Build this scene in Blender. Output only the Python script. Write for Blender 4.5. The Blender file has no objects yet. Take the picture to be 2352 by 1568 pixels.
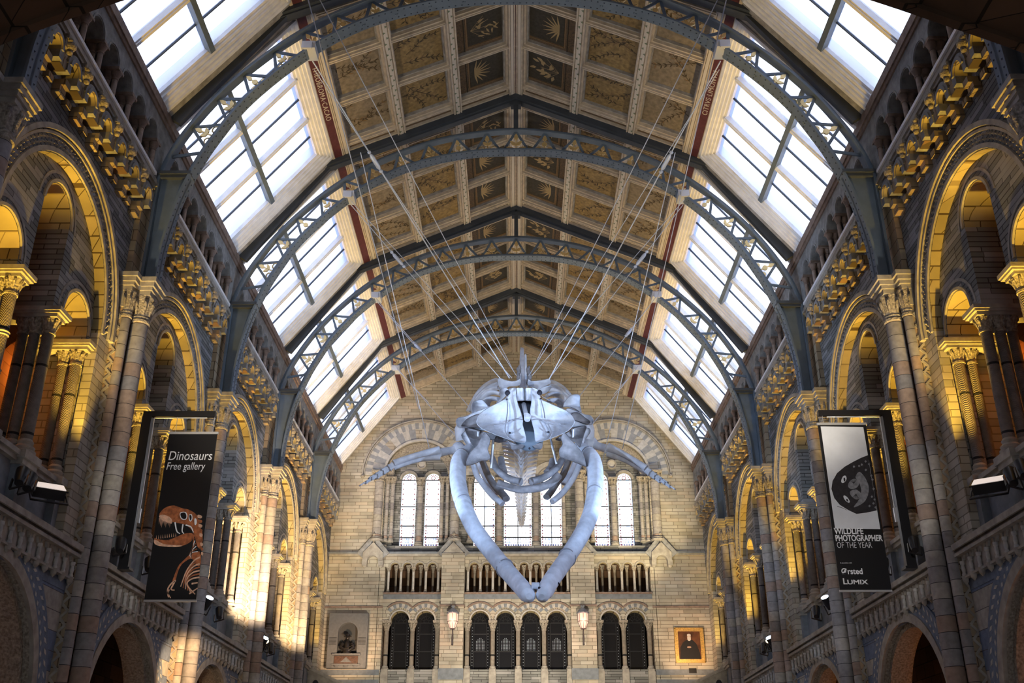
import bpy, math, random
from math import sin, cos, pi, sqrt, atan2, radians
from mathutils import Vector, Matrix
from mathutils.geometry import tessellate_polygon
R = random.Random(7)
sc = bpy.context.scene
COL = sc.collection
# ------------------------------------------------------------ camera
CAM_Z = 1.7
PITCH, YAW, FPX = radians(25.03), radians(0.27), 2352.0
cam = bpy.data.cameras.new('camera'); camo = bpy.data.objects.new('camera', cam); COL.objects.link(camo)
cam.sensor_width = 36.0; cam.lens = 36.0 * FPX / 2352.0; cam.clip_end = 300; cam.clip_start = 0.05
camo.location = (0, 0, CAM_Z); camo.rotation_euler = (pi / 2 + PITCH, 0, YAW)
sc.camera = camo
FW = Vector((-sin(YAW) * cos(PITCH), cos(YAW) * cos(PITCH), sin(PITCH)))
RT = Vector((cos(YAW), sin(YAW), 0)); UP = RT.cross(FW)
def at(px, py, Y):                       # world point seen at a photo pixel, at distance Y down the hall
    r = FW + RT * ((px - 1176) / FPX) + UP * ((784 - py) / FPX)
    return Vector((0, 0, CAM_Z)) + r * (Y / r.y)
# ------------------------------------------------------------ view, world
vs = sc.view_settings
vs.view_transform = 'Standard'; vs.look = 'None'; vs.gamma = 1.0; vs.use_curve_mapping = False; vs.exposure = 0.22
sc.cycles.max_bounces = 7; sc.cycles.diffuse_bounces = 4; sc.cycles.transparent_max_bounces = 12
sc.cycles.sample_clamp_indirect = 6.0
W = bpy.data.worlds.new('sky'); sc.world = W; W.use_nodes = True
nt = W.node_tree; nt.nodes.clear()
def N(t, ty, **k):
    n = t.nodes.new(ty)
    for a, b in k.items():
        if a in n.inputs.keys() if hasattr(n.inputs, 'keys') else False: n.inputs[a].default_value = b
        else: setattr(n, a, b)
    return n
tc = N(nt, 'ShaderNodeTexCoord'); sx = N(nt, 'ShaderNodeSeparateXYZ'); nt.links.new(tc.outputs['Generated'], sx.inputs[0])
ab = N(nt, 'ShaderNodeMath', operation='ABSOLUTE'); nt.links.new(sx.outputs['X'], ab.inputs[0])
noi = N(nt, 'ShaderNodeTexNoise'); noi.inputs['Scale'].default_value = 5.0; nt.links.new(tc.outputs['Generated'], noi.inputs['Vector'])
mad = N(nt, 'ShaderNodeMath', operation='MULTIPLY_ADD'); mad.inputs[1].default_value = 0.12; nt.links.new(noi.outputs['Fac'], mad.inputs[0]); nt.links.new(ab.outputs[0], mad.inputs[2])
cr = N(nt, 'ShaderNodeValToRGB'); nt.links.new(mad.outputs[0], cr.inputs[0])
cr.color_ramp.elements[0].position = 0.355; cr.color_ramp.elements[0].color = (1, 1, 0.98, 1)
cr.color_ramp.elements[1].position = 0.42; cr.color_ramp.elements[1].color = (0.13, 0.20, 0.40, 1)
bg = N(nt, 'ShaderNodeBackground'); bg.inputs['Strength'].default_value = 3.8; nt.links.new(cr.outputs[0], bg.inputs[0])
wo = N(nt, 'ShaderNodeOutputWorld'); nt.links.new(bg.outputs[0], wo.inputs[0])
# ------------------------------------------------------------ lights
WARM = (1.0, 0.60, 0.08); CREAM = (1.0, 0.80, 0.52); COOL = (0.50, 0.68, 1.0); ORANGE = (1.0, 0.30, 0.04)
def light(kind, loc, energy, color, size=0.1, target=None, spot=60, blend=0.5, name='lamp_light'):
    l = bpy.data.lights.new(name, kind); l.energy = energy; l.color = color
    if kind == 'AREA': l.size = size
    else: l.shadow_soft_size = size
    if kind == 'SPOT': l.spot_size = radians(spot); l.spot_blend = blend
    o = bpy.data.objects.new(name, l); COL.objects.link(o); o.location = loc
    if target is not None:
        o.rotation_euler = (Vector(target) - Vector(loc)).to_track_quat('-Z', 'Y').to_euler()
    return o
RIB = [12.93 + 6.42 * k for k in range(6)]          # rib lines, the last is the end wall
RIB[5] = 45.0
BAYC = [(RIB[k] + RIB[k + 1]) / 2 for k in range(5)]
# warm floodlights on the balcony that wash the arcades, stronger on the left towards the end
for k, c in enumerate(BAYC):
    for s in (-1, 1):
        e = [1500, 1500, 1500, 1500, 900][k]
        for dy in (-1.55, 1.55):
            light('SPOT', (s * 8.02, c + dy, 6.62), e, WARM, 0.05, (s * 8.36, c + dy * 1.08, 12.6), 48, 0.55, 'arcade_floodlight_beam')
        light('POINT', (s * 12.0, c + 0.8, 11.6), [160, 70, 40, 30, 12][k], ORANGE, 0.3, name='gallery_lamp_light')
# big floods that wash the ceiling
for s in (-1, 1):
    light('SPOT', (s * 7.7, 16.4, 7.1), 1300, (1.0, 0.88, 0.70), 0.2, (-s * 1.5, 27, 21), 80, 0.9, 'ceiling_floodlight_beam')
    light('SPOT', (s * 7.6, 32.4, 7.1), 1900, (1.0, 0.74, 0.40), 0.2, (-s * 1.0, 38, 21), 90, 0.9, 'ceiling_floodlight_beam')
# cool spotlights on the whale
for s in (-1, 1):
    light('SPOT', (s * 7.2, 21.9, 7.0), 2500, COOL, 0.08, (0, 24.6, 10.6), 34, 0.5, 'whale_spotlight_beam')
    light('SPOT', (s * 7.3, 13.5, 6.9), 3600, COOL, 0.08, (0, 24.2, 10.2), 30, 0.5, 'whale_spotlight_beam')
for s in (-1, 1):
    light('SPOT', (s * 7.3, 14.2, 6.9), 1500, COOL, 0.08, (0, 21.6, 6.9), 24, 0.6, 'whale_spotlight_beam')
    light('SPOT', (s * 7.0, 30.0, 7.0), 1500, COOL, 0.08, (0, 35, 12.0), 32, 0.5, 'whale_spotlight_beam')
    light('SPOT', (s * 4.2, 13.6, 6.8), 420, (1, .96, .92), 0.1, (s * 7.0, 20.75, 7.7), 34, 0.5, 'banner_fill_light')  # added fill to brighten the banners, no fitting stands here
# piers on the left caught by strong floodlights, the end-wall picture and memorial lights
light('SPOT', (-6.9, 29.4, 6.6), 3000, (1.0, 0.72, 0.46), 0.1, (-8.2, 32.3, 9.5), 70, 0.7, 'pier_floodlight_beam')
light('SPOT', (-6.9, 23.8, 5.6), 500, (1.0, 0.62, 0.3), 0.1, (-8.0, 25.8, 4.5), 70, 0.7, 'pier_floodlight_beam')
light('SPOT', (-6.9, 36.4, 6.6), 1500, (1.0, 0.70, 0.38), 0.1, (-8.1, 38.7, 9.5), 70, 0.7, 'pier_floodlight_beam')
for x in (-7.2, 7.3):
    light('SPOT', (x * 0.93, 42.0, 7.0), 420, (1.0, 0.62, 0.34), 0.1, (x, 45, 8.4), 60, 0.8, 'picture_light_beam')
light('SPOT', (-2.5, 35.5, 4.5), 3000, (1.0, 0.88, 0.70), 0.3, (-2.5, 45, 9.5), 80, 0.9, 'end_wall_light')
light('SPOT', (2.5, 35.5, 4.5), 3000, (1.0, 0.86, 0.66), 0.3, (2.5, 45, 9.5), 80, 0.9, 'end_wall_light')
light('SPOT', (6.9, 38.8, 8.0), 3600, (1.0, 0.80, 0.46), 0.2, (4.8, 45, 14.6), 46, 0.9, 'end_wall_light')  # added spot standing in for the sun and haze glow on the right
light('SPOT', (-6.9, 38.8, 8.0), 1500, (1.0, 0.92, 0.80), 0.2, (-5.0, 45, 14.6), 46, 0.9, 'end_wall_light')
# dim orange glow inside the ground floor arches
for y in BAYC[:4]:
    light('POINT', (10.8, y + 0.6, 3.4), 40, ORANGE, 0.3, name='aisle_lamp_light')
    light('POINT', (-10.8, y + 0.6, 3.4), 12, ORANGE, 0.3, name='aisle_lamp_light')

# ------------------------------------------------------------ materials
MATS = {}
def newmat(name):
    m = bpy.data.materials.new(name); m.use_nodes = True; t = m.node_tree; t.nodes.clear()
    out = N(t, 'ShaderNodeOutputMaterial'); b = N(t, 'ShaderNodeBsdfPrincipled'); t.links.new(b.outputs[0], out.inputs[0])
    MATS[name] = m; return m, t, b, out
def simple(name, col, rough=0.6, metal=0.0, noise=0.0, scale=6.0, bump=0.0, bscale=30.0, emis=None, estr=0, spec=0.4):
    m, t, b, out = newmat(name)
    b.inputs['Base Color'].default_value = (*col, 1); b.inputs['Roughness'].default_value = rough; b.inputs['Metallic'].default_value = metal
    b.inputs['Specular IOR Level'].default_value = spec
    if emis: b.inputs['Emission Color'].default_value = (*emis, 1); b.inputs['Emission Strength'].default_value = estr
    g = N(t, 'ShaderNodeNewGeometry')
    if noise:
        n = N(t, 'ShaderNodeTexNoise'); n.inputs['Scale'].default_value = scale; n.inputs['Detail'].default_value = 5; t.links.new(g.outputs['Position'], n.inputs['Vector'])
        c = N(t, 'ShaderNodeValToRGB'); t.links.new(n.outputs['Fac'], c.inputs[0])
        c.color_ramp.elements[0].position = 0.3; c.color_ramp.elements[1].position = 0.7
        c.color_ramp.elements[0].color = (*[x * (1 - noise) for x in col], 1); c.color_ramp.elements[1].color = (*[min(1, x * (1 + noise)) for x in col], 1)
        t.links.new(c.outputs[0], b.inputs['Base Color'])
    if bump:
        n = N(t, 'ShaderNodeTexNoise'); n.inputs['Scale'].default_value = bscale; n.inputs['Detail'].default_value = 4; t.links.new(g.outputs['Position'], n.inputs['Vector'])
        bp = N(t, 'ShaderNodeBump'); bp.inputs['Strength'].default_value = bump; bp.inputs['Distance'].default_value = 0.03; t.links.new(n.outputs['Fac'], bp.inputs['Height']); t.links.new(bp.outputs[0], b.inputs['Normal'])
    return m
def stone(name, c1, c2, mortar, bw, bh, warm=None, msize=0.012, mode='xy', var=0.5):
    """coursed ashlar: bricks in (x+y, z)"""
    m, t, b, out = newmat(name)
    g = N(t, 'ShaderNodeNewGeometry'); s = N(t, 'ShaderNodeSeparateXYZ'); t.links.new(g.outputs['Position'], s.inputs[0])
    a = N(t, 'ShaderNodeMath', operation='ADD'); t.links.new(s.outputs['X'], a.inputs[0]); t.links.new(s.outputs['Y'], a.inputs[1])
    cmb = N(t, 'ShaderNodeCombineXYZ'); t.links.new(a.outputs[0], cmb.inputs[0]); t.links.new(s.outputs['Z'], cmb.inputs[1])
    br = N(t, 'ShaderNodeTexBrick'); t.links.new(cmb.outputs[0], br.inputs['Vector'])
    br.inputs['Scale'].default_value = 1.0; br.inputs['Brick Width'].default_value = bw; br.inputs['Row Height'].default_value = bh
    br.inputs['Mortar Size'].default_value = msize; br.inputs['Mortar Smooth'].default_value = 0.3; br.inputs['Bias'].default_value = 0.0
    br.inputs['Color1'].default_value = (*c1, 1); br.inputs['Color2'].default_value = (*c2, 1); br.inputs['Mortar'].default_value = (*mortar, 1)
    br.offset = 0.43; br.squash = 1.3; br.squash_frequency = 3
    n = N(t, 'ShaderNodeTexNoise'); n.inputs['Scale'].default_value = 0.9; n.inputs['Detail'].default_value = 6; t.links.new(g.outputs['Position'], n.inputs['Vector'])
    mx = N(t, 'ShaderNodeMix', data_type='RGBA'); mx.blend_type = 'MIX'
    # brick-sized warm patches
    br2 = N(t, 'ShaderNodeTexBrick'); t.links.new(cmb.outputs[0], br2.inputs['Vector'])
    for k_ in ('Scale', 'Brick Width', 'Row Height', 'Mortar Size', 'Mortar Smooth'): br2.inputs[k_].default_value = br.inputs[k_].default_value
    br2.offset = 0.43; br2.squash = 1.3; br2.squash_frequency = 3; br2.offset_frequency = 2
    br2.inputs['Color1'].default_value = (0, 0, 0, 1); br2.inputs['Color2'].default_value = (1, 1, 1, 1); br2.inputs['Mortar'].default_value = (0, 0, 0, 1); br2.inputs['Mortar Size'].default_value = 0.0
    r = N(t, 'ShaderNodeValToRGB'); t.links.new(br2.outputs['Color'], r.inputs[0]); r.color_ramp.elements[0].position = 0.72; r.color_ramp.elements[1].position = 0.80
    mf = N(t, 'ShaderNodeMath', operation='MULTIPLY'); mf.inputs[1].default_value = var; t.links.new(r.outputs[0], mf.inputs[0])
    t.links.new(mf.outputs[0], mx.inputs['Factor']); t.links.new(br.outputs['Color'], mx.inputs['A']); mx.inputs['B'].default_value = (*(warm or c1), 1)
    mm = N(t, 'ShaderNodeMix', data_type='RGBA'); mm.blend_type = 'MULTIPLY'; mm.inputs['Factor'].default_value = 1.0
    r2 = N(t, 'ShaderNodeValToRGB'); t.links.new(n.outputs['Fac'], r2.inputs[0]); r2.color_ramp.elements[0].position = 0.3; r2.color_ramp.elements[1].position = 0.65
    r2.color_ramp.elements[0].color = (0.62, 0.62, 0.64, 1); r2.color_ramp.elements[1].color = (1, 1, 1, 1)
    t.links.new(mx.outputs['Result'], mm.inputs['A']); t.links.new(r2.outputs[0], mm.inputs['B'])
    t.links.new(mm.outputs['Result'], b.inputs['Base Color']); b.inputs['Roughness'].default_value = 0.85; b.inputs['Specular IOR Level'].default_value = 0.2
    bp = N(t, 'ShaderNodeBump'); bp.inputs['Strength'].default_value = 0.5; bp.inputs['Distance'].default_value = 0.02; t.links.new(br.outputs['Fac'], bp.inputs['Height']); bp.invert = True
    t.links.new(bp.outputs[0], b.inputs['Normal'])
    return m
def bands(name, cols, h, mortar=(0.03, 0.03, 0.03), pattern=None):
    """drum courses: colour changes with height only, thin joints"""
    m, t, b, out = newmat(name)
    g = N(t, 'ShaderNodeNewGeometry'); s = N(t, 'ShaderNodeSeparateXYZ'); t.links.new(g.outputs['Position'], s.inputs[0])
    d = N(t, 'ShaderNodeMath', operation='DIVIDE'); d.inputs[1].default_value = h; t.links.new(s.outputs['Z'], d.inputs[0])
    ro = N(t, 'ShaderNodeMath', operation='MULTIPLY_ADD'); ro.inputs[1].default_value = 3.1; t.links.new(s.outputs['Y'], ro.inputs[0])
    fl = N(t, 'ShaderNodeMath', operation='FLOOR'); t.links.new(d.outputs[0], fl.inputs[0])
    rn = N(t, 'ShaderNodeMath', operation='ROUND'); q = N(t, 'ShaderNodeMath', operation='MULTIPLY'); q.inputs[1].default_value = 1.0; t.links.new(s.outputs['Y'], q.inputs[0]); t.links.new(q.outputs[0], rn.inputs[0])
    cb = N(t, 'ShaderNodeCombineXYZ'); t.links.new(fl.outputs[0], cb.inputs[0]); t.links.new(rn.outputs[0], cb.inputs[1])
    wn = N(t, 'ShaderNodeTexWhiteNoise'); wn.noise_dimensions = '3D'; t.links.new(cb.outputs[0], wn.inputs['Vector'])
    c = N(t, 'ShaderNodeValToRGB'); t.links.new(wn.outputs['Value'], c.inputs[0]); c.color_ramp.interpolation = 'CONSTANT'
    while len(c.color_ramp.elements) < len(cols): c.color_ramp.elements.new(0.5)
    for i, cc in enumerate(cols): c.color_ramp.elements[i].position = i / len(cols); c.color_ramp.elements[i].color = (*cc, 1)
    fr = N(t, 'ShaderNodeMath', operation='FRACT'); t.links.new(d.outputs[0], fr.inputs[0])
    lt = N(t, 'ShaderNodeMath', operation='LESS_THAN'); lt.inputs[1].default_value = 0.035; t.links.new(fr.outputs[0], lt.inputs[0])
    mx = N(t, 'ShaderNodeMix', data_type='RGBA'); t.links.new(lt.outputs[0], mx.inputs['Factor']); t.links.new(c.outputs[0], mx.inputs['A']); mx.inputs['B'].default_value = (*mortar, 1)
    n = N(t, 'ShaderNodeTexNoise'); n.inputs['Scale'].default_value = 9; n.inputs['Detail'].default_value = 6; t.links.new(g.outputs['Position'], n.inputs['Vector'])
    mm = N(t, 'ShaderNodeMix', data_type='RGBA'); mm.blend_type = 'MULTIPLY'; mm.inputs['Factor'].default_value = 1.0
    r2 = N(t, 'ShaderNodeValToRGB'); t.links.new(n.outputs['Fac'], r2.inputs[0]); r2.color_ramp.elements[0].position = 0.3; r2.color_ramp.elements[1].position = 0.65
    r2.color_ramp.elements[0].color = (0.72, 0.72, 0.72, 1); r2.color_ramp.elements[1].color = (1, 1, 1, 1)
    t.links.new(mx.outputs['Result'], mm.inputs['A']); t.links.new(r2.outputs[0], mm.inputs['B']); t.links.new(mm.outputs['Result'], b.inputs['Base Color'])
    b.inputs['Roughness'].default_value = 0.8; b.inputs['Specular IOR Level'].default_value = 0.2
    if pattern:
        # incised chevron / scale pattern as relief
        w = N(t, 'ShaderNodeTexWave'); w.wave_type = 'BANDS'; w.bands_direction = 'DIAGONAL'; w.inputs['Scale'].default_value = pattern; t.links.new(g.outputs['Position'], w.inputs['Vector'])
        bp = N(t, 'ShaderNodeBump'); bp.inputs['Strength'].default_value = 0.6; bp.inputs['Distance'].default_value = 0.012; t.links.new(w.outputs['Fac'], bp.inputs['Height']); t.links.new(bp.outputs[0], b.inputs['Normal'])
    return m
stone('buff', (0.42, 0.38, 0.29), (0.66, 0.61, 0.50), (0.24, 0.21, 0.16), 0.55, 0.155, warm=(0.50, 0.40, 0.28))
stone('pier_stone', (0.36, 0.28, 0.18), (0.46, 0.38, 0.26), (0.12, 0.09, 0.06), 0.42, 0.26, warm=(0.42, 0.25, 0.14))
stone('grey', (0.165, 0.172, 0.16), (0.30, 0.305, 0.29), (0.07, 0.07, 0.07), 0.62, 0.10, warm=(0.36, 0.36, 0.37), var=0.7)
stone('screen', (0.195, 0.20, 0.185), (0.34, 0.34, 0.315), (0.07, 0.065, 0.06), 0.62, 0.11, warm=(0.40, 0.39, 0.37), var=0.7)
stone('lit_reveal', (0.36, 0.30, 0.16), (0.48, 0.40, 0.22), (0.10, 0.07, 0.04), 0.50, 0.24, warm=(0.52, 0.42, 0.26))  # soffit stone with the floodlights' yellow mixed into its colour
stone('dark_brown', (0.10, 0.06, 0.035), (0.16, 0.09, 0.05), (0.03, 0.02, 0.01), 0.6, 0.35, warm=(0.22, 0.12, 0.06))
bands('drum', [(0.40, 0.37, 0.34), (0.30, 0.28, 0.27), (0.46, 0.42, 0.37), (0.38, 0.28, 0.22), (0.34, 0.32, 0.31), (0.44, 0.40, 0.33)], 0.30)
bands('striped', [(0.40, 0.38, 0.33), (0.18, 0.23, 0.33), (0.44, 0.42, 0.37)], 0.34, (0.1, 0.1, 0.1))
bands('shaft', [(0.20, 0.175, 0.155), (0.24, 0.205, 0.18), (0.18, 0.165, 0.155)], 1.3, pattern=16.0)
bands('shaft_small', [(0.30, 0.26, 0.21), (0.36, 0.31, 0.25)], 2.0, pattern=18.0)
simple('carved', (0.34, 0.30, 0.24), 0.85, noise=0.45, scale=22, bump=1.0, bscale=26)
simple('moulding', (0.36, 0.33, 0.28), 0.8, noise=0.25, scale=5, bump=0.2)
simple('grey_moulding', (0.26, 0.26, 0.255), 0.8, noise=0.3, scale=6, bump=0.2)
simple('blue_stone', (0.15, 0.19, 0.255), 0.8, noise=0.25, scale=8)
simple('pale_stone', (0.48, 0.46, 0.42), 0.8, noise=0.15, scale=8)
simple('light_grey_stone', (0.27, 0.28, 0.29), 0.8, noise=0.15, scale=6)
simple('slate_band', (0.20, 0.22, 0.24), 0.8, noise=0.2, scale=5)
simple('terracotta', (0.25, 0.18, 0.14), 0.8, noise=0.3, scale=6, bump=0.3)
simple('terracotta_shaft', (0.34, 0.26, 0.21), 0.8, noise=0.25, scale=9, bump=0.2)
simple('iron_blue', (0.135, 0.175, 0.22), 0.45, noise=0.12, scale=3)
simple('iron_dark', (0.055, 0.065, 0.08), 0.55, noise=0.15, scale=3)
simple('rivet', (0.035, 0.05, 0.075), 0.5)
simple('gilt', (0.83, 0.62, 0.28), 0.38, metal=0.55, noise=0.1)
simple('cream_paint', (0.54, 0.47, 0.38), 0.6, noise=0.18, scale=6)
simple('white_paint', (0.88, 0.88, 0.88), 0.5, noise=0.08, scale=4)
simple('green_dot', (0.16, 0.20, 0.13), 0.7)
simple('red_band', (0.10, 0.028, 0.035), 0.6, noise=0.2, scale=8)
simple('letter_cream', (0.60, 0.55, 0.48), 0.6)
simple('casing', (0.36, 0.35, 0.34), 0.7, noise=0.3, scale=5)
simple('panel_gold', (0.27, 0.19, 0.085), 0.6, noise=0.35, scale=9)
simple('panel_beige', (0.22, 0.185, 0.14), 0.6, noise=0.28, scale=9)
simple('panel_dark', (0.045, 0.04, 0.03), 0.6, noise=0.3, scale=12)
simple('panel_brown', (0.13, 0.09, 0.055), 0.6, noise=0.35, scale=22)
simple('leaf_dark', (0.07, 0.055, 0.035), 0.7)
simple('leaf_rust', (0.20, 0.13, 0.07), 0.7)
simple('flower_gilt', (0.38, 0.28, 0.14), 0.5)
simple('frame_dark', (0.05, 0.05, 0.05), 0.6)
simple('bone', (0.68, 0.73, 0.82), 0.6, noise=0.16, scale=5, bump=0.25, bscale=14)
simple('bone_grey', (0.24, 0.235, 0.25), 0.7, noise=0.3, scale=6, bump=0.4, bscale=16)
simple('bone_line', (0.30, 0.31, 0.35), 0.7)
simple('hole', (0.02, 0.02, 0.03), 0.8)
simple('steel', (0.72, 0.76, 0.82), 0.4, metal=0.3)
simple('black_metal', (0.015, 0.015, 0.017), 0.35)
simple('banner_black', (0.006, 0.006, 0.008), 0.45)
simple('print_white', (0.93, 0.94, 0.96), 0.6)
simple('print_grey', (0.72, 0.74, 0.78), 0.6, noise=0.1, scale=2)
simple('seal_dark', (0.02, 0.018, 0.022), 0.6, noise=0.4, scale=14)
simple('seal_mid', (0.22, 0.22, 0.24), 0.6, noise=0.3, scale=14)
simple('rust', (0.42, 0.13, 0.045), 0.6, noise=0.45, scale=14)
simple('rust_light', (0.80, 0.48, 0.32), 0.6, noise=0.25, scale=16)
simple('alu', (0.7, 0.71, 0.73), 0.35, metal=0.6)
simple('leaded', (0.012, 0.012, 0.014), 0.2)
simple('lead', (0.02, 0.02, 0.022), 0.4)
simple('lead_stud', (0.45, 0.5, 0.56), 0.3)
simple('bronze', (0.05, 0.045, 0.042), 0.32, metal=0.6, noise=0.3)
simple('marble_grey', (0.15, 0.155, 0.16), 0.6, noise=0.12, scale=9)
simple('niche_shade', (0.07, 0.07, 0.07), 0.7)  # back of the memorial niche, its shade put into a darker grey
simple('marble_dark', (0.10, 0.055, 0.04), 0.4, noise=0.4, scale=14)
simple('frame_gold', (0.70, 0.45, 0.14), 0.35, metal=0.6, noise=0.3, scale=20, bump=0.4)
simple('canvas', (0.10, 0.035, 0.012), 0.6, noise=0.5, scale=4)
simple('coat', (0.012, 0.010, 0.010), 0.7)
simple('skin', (0.42, 0.28, 0.20), 0.6)
simple('beard', (0.55, 0.50, 0.45), 0.8)
simple('lantern_glow', (0.12, 0.09, 0.07), 0.5, emis=(1.0, 0.58, 0.42), estr=1.1)
simple('bulb', (1, 0.9, 0.7), 0.5, emis=(1.0, 0.8, 0.5), estr=9)
simple('flood_face', (0.9, 0.88, 0.85), 0.4, emis=(1.0, 0.86, 0.78), estr=0.55)
simple('spot_face', (0.9, 0.95, 1), 0.4, emis=(0.6, 0.75, 1.0), estr=5.0)
simple('spot_warm', (1, 0.95, 0.8), 0.4, emis=(1.0, 0.80, 0.48), estr=3.0)
simple('candle', (1, 0.7, 0.3), 0.4, emis=(1.0, 0.45, 0.10), estr=3.0)
simple('lantern_metal', (0.06, 0.05, 0.05), 0.45)
simple('lantern_roof', (0.22, 0.23, 0.25), 0.45)
simple('orange_plaster', (0.60, 0.36, 0.18), 0.8, noise=0.25, scale=3)
stone('gallery_wall', (0.22, 0.13, 0.07), (0.30, 0.18, 0.10), (0.16, 0.08, 0.04), 0.6, 0.28, warm=(0.34, 0.2, 0.11))
simple('floor_stone', (0.45, 0.40, 0.34), 0.4, noise=0.2, scale=2)
simple('lead_roof', (0.10, 0.10, 0.10), 0.8)
def glassmat(name, pattern):
    m = bpy.data.materials.new(name); m.use_nodes = True; t = m.node_tree; t.nodes.clear(); MATS[name] = m
    out = N(t, 'ShaderNodeOutputMaterial'); tr = N(t, 'ShaderNodeBsdfTransparent'); tl = N(t, 'ShaderNodeBsdfTranslucent'); mx = N(t, 'ShaderNodeMixShader')
    mx.inputs[0].default_value = 0.42
    t.links.new(tr.outputs[0], mx.inputs[1]); t.links.new(tl.outputs[0], mx.inputs[2]); t.links.new(mx.outputs[0], out.inputs[0])
    tr.inputs[0].default_value = (0.95, 0.97, 1, 1); tl.inputs[0].default_value = (0.9, 0.93, 1, 1)
    if pattern:
        g = N(t, 'ShaderNodeNewGeometry'); s = N(t, 'ShaderNodeSeparateXYZ'); t.links.new(g.outputs['Position'], s.inputs[0])
        cb = N(t, 'ShaderNodeCombineXYZ'); t.links.new(s.outputs['X'], cb.inputs[0]); t.links.new(s.outputs['Z'], cb.inputs[1])
        v = N(t, 'ShaderNodeTexVoronoi'); v.inputs['Scale'].default_value = 7.0; t.links.new(cb.outputs[0], v.inputs['Vector'])
        r = N(t, 'ShaderNodeValToRGB'); r.color_ramp.interpolation = 'CONSTANT'; t.links.new(v.outputs['Color'], r.inputs[0])
        r.color_ramp.elements[0].color = (0.75, 0.84, 1, 1); r.color_ramp.elements[0].position = 0
        r.color_ramp.elements[1].color = (1, 1, 1, 1); r.color_ramp.elements[1].position = 0.25
        for k in (tr, tl): t.links.new(r.outputs[0], k.inputs[0])
    return m
glassmat('roof_glass', False); glassmat('church_glass', True)
def tint(name, col):
    m = bpy.data.materials.new(name); m.use_nodes = True; t = m.node_tree; t.nodes.clear(); MATS[name] = m
    out = N(t, 'ShaderNodeOutputMaterial'); tr = N(t, 'ShaderNodeBsdfTransparent'); tr.inputs[0].default_value = (*col, 1); t.links.new(tr.outputs[0], out.inputs[0])
tint('glass_red', (0.38, 0.03, 0.05)); tint('glass_blue', (0.15, 0.18, 0.45))

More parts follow.
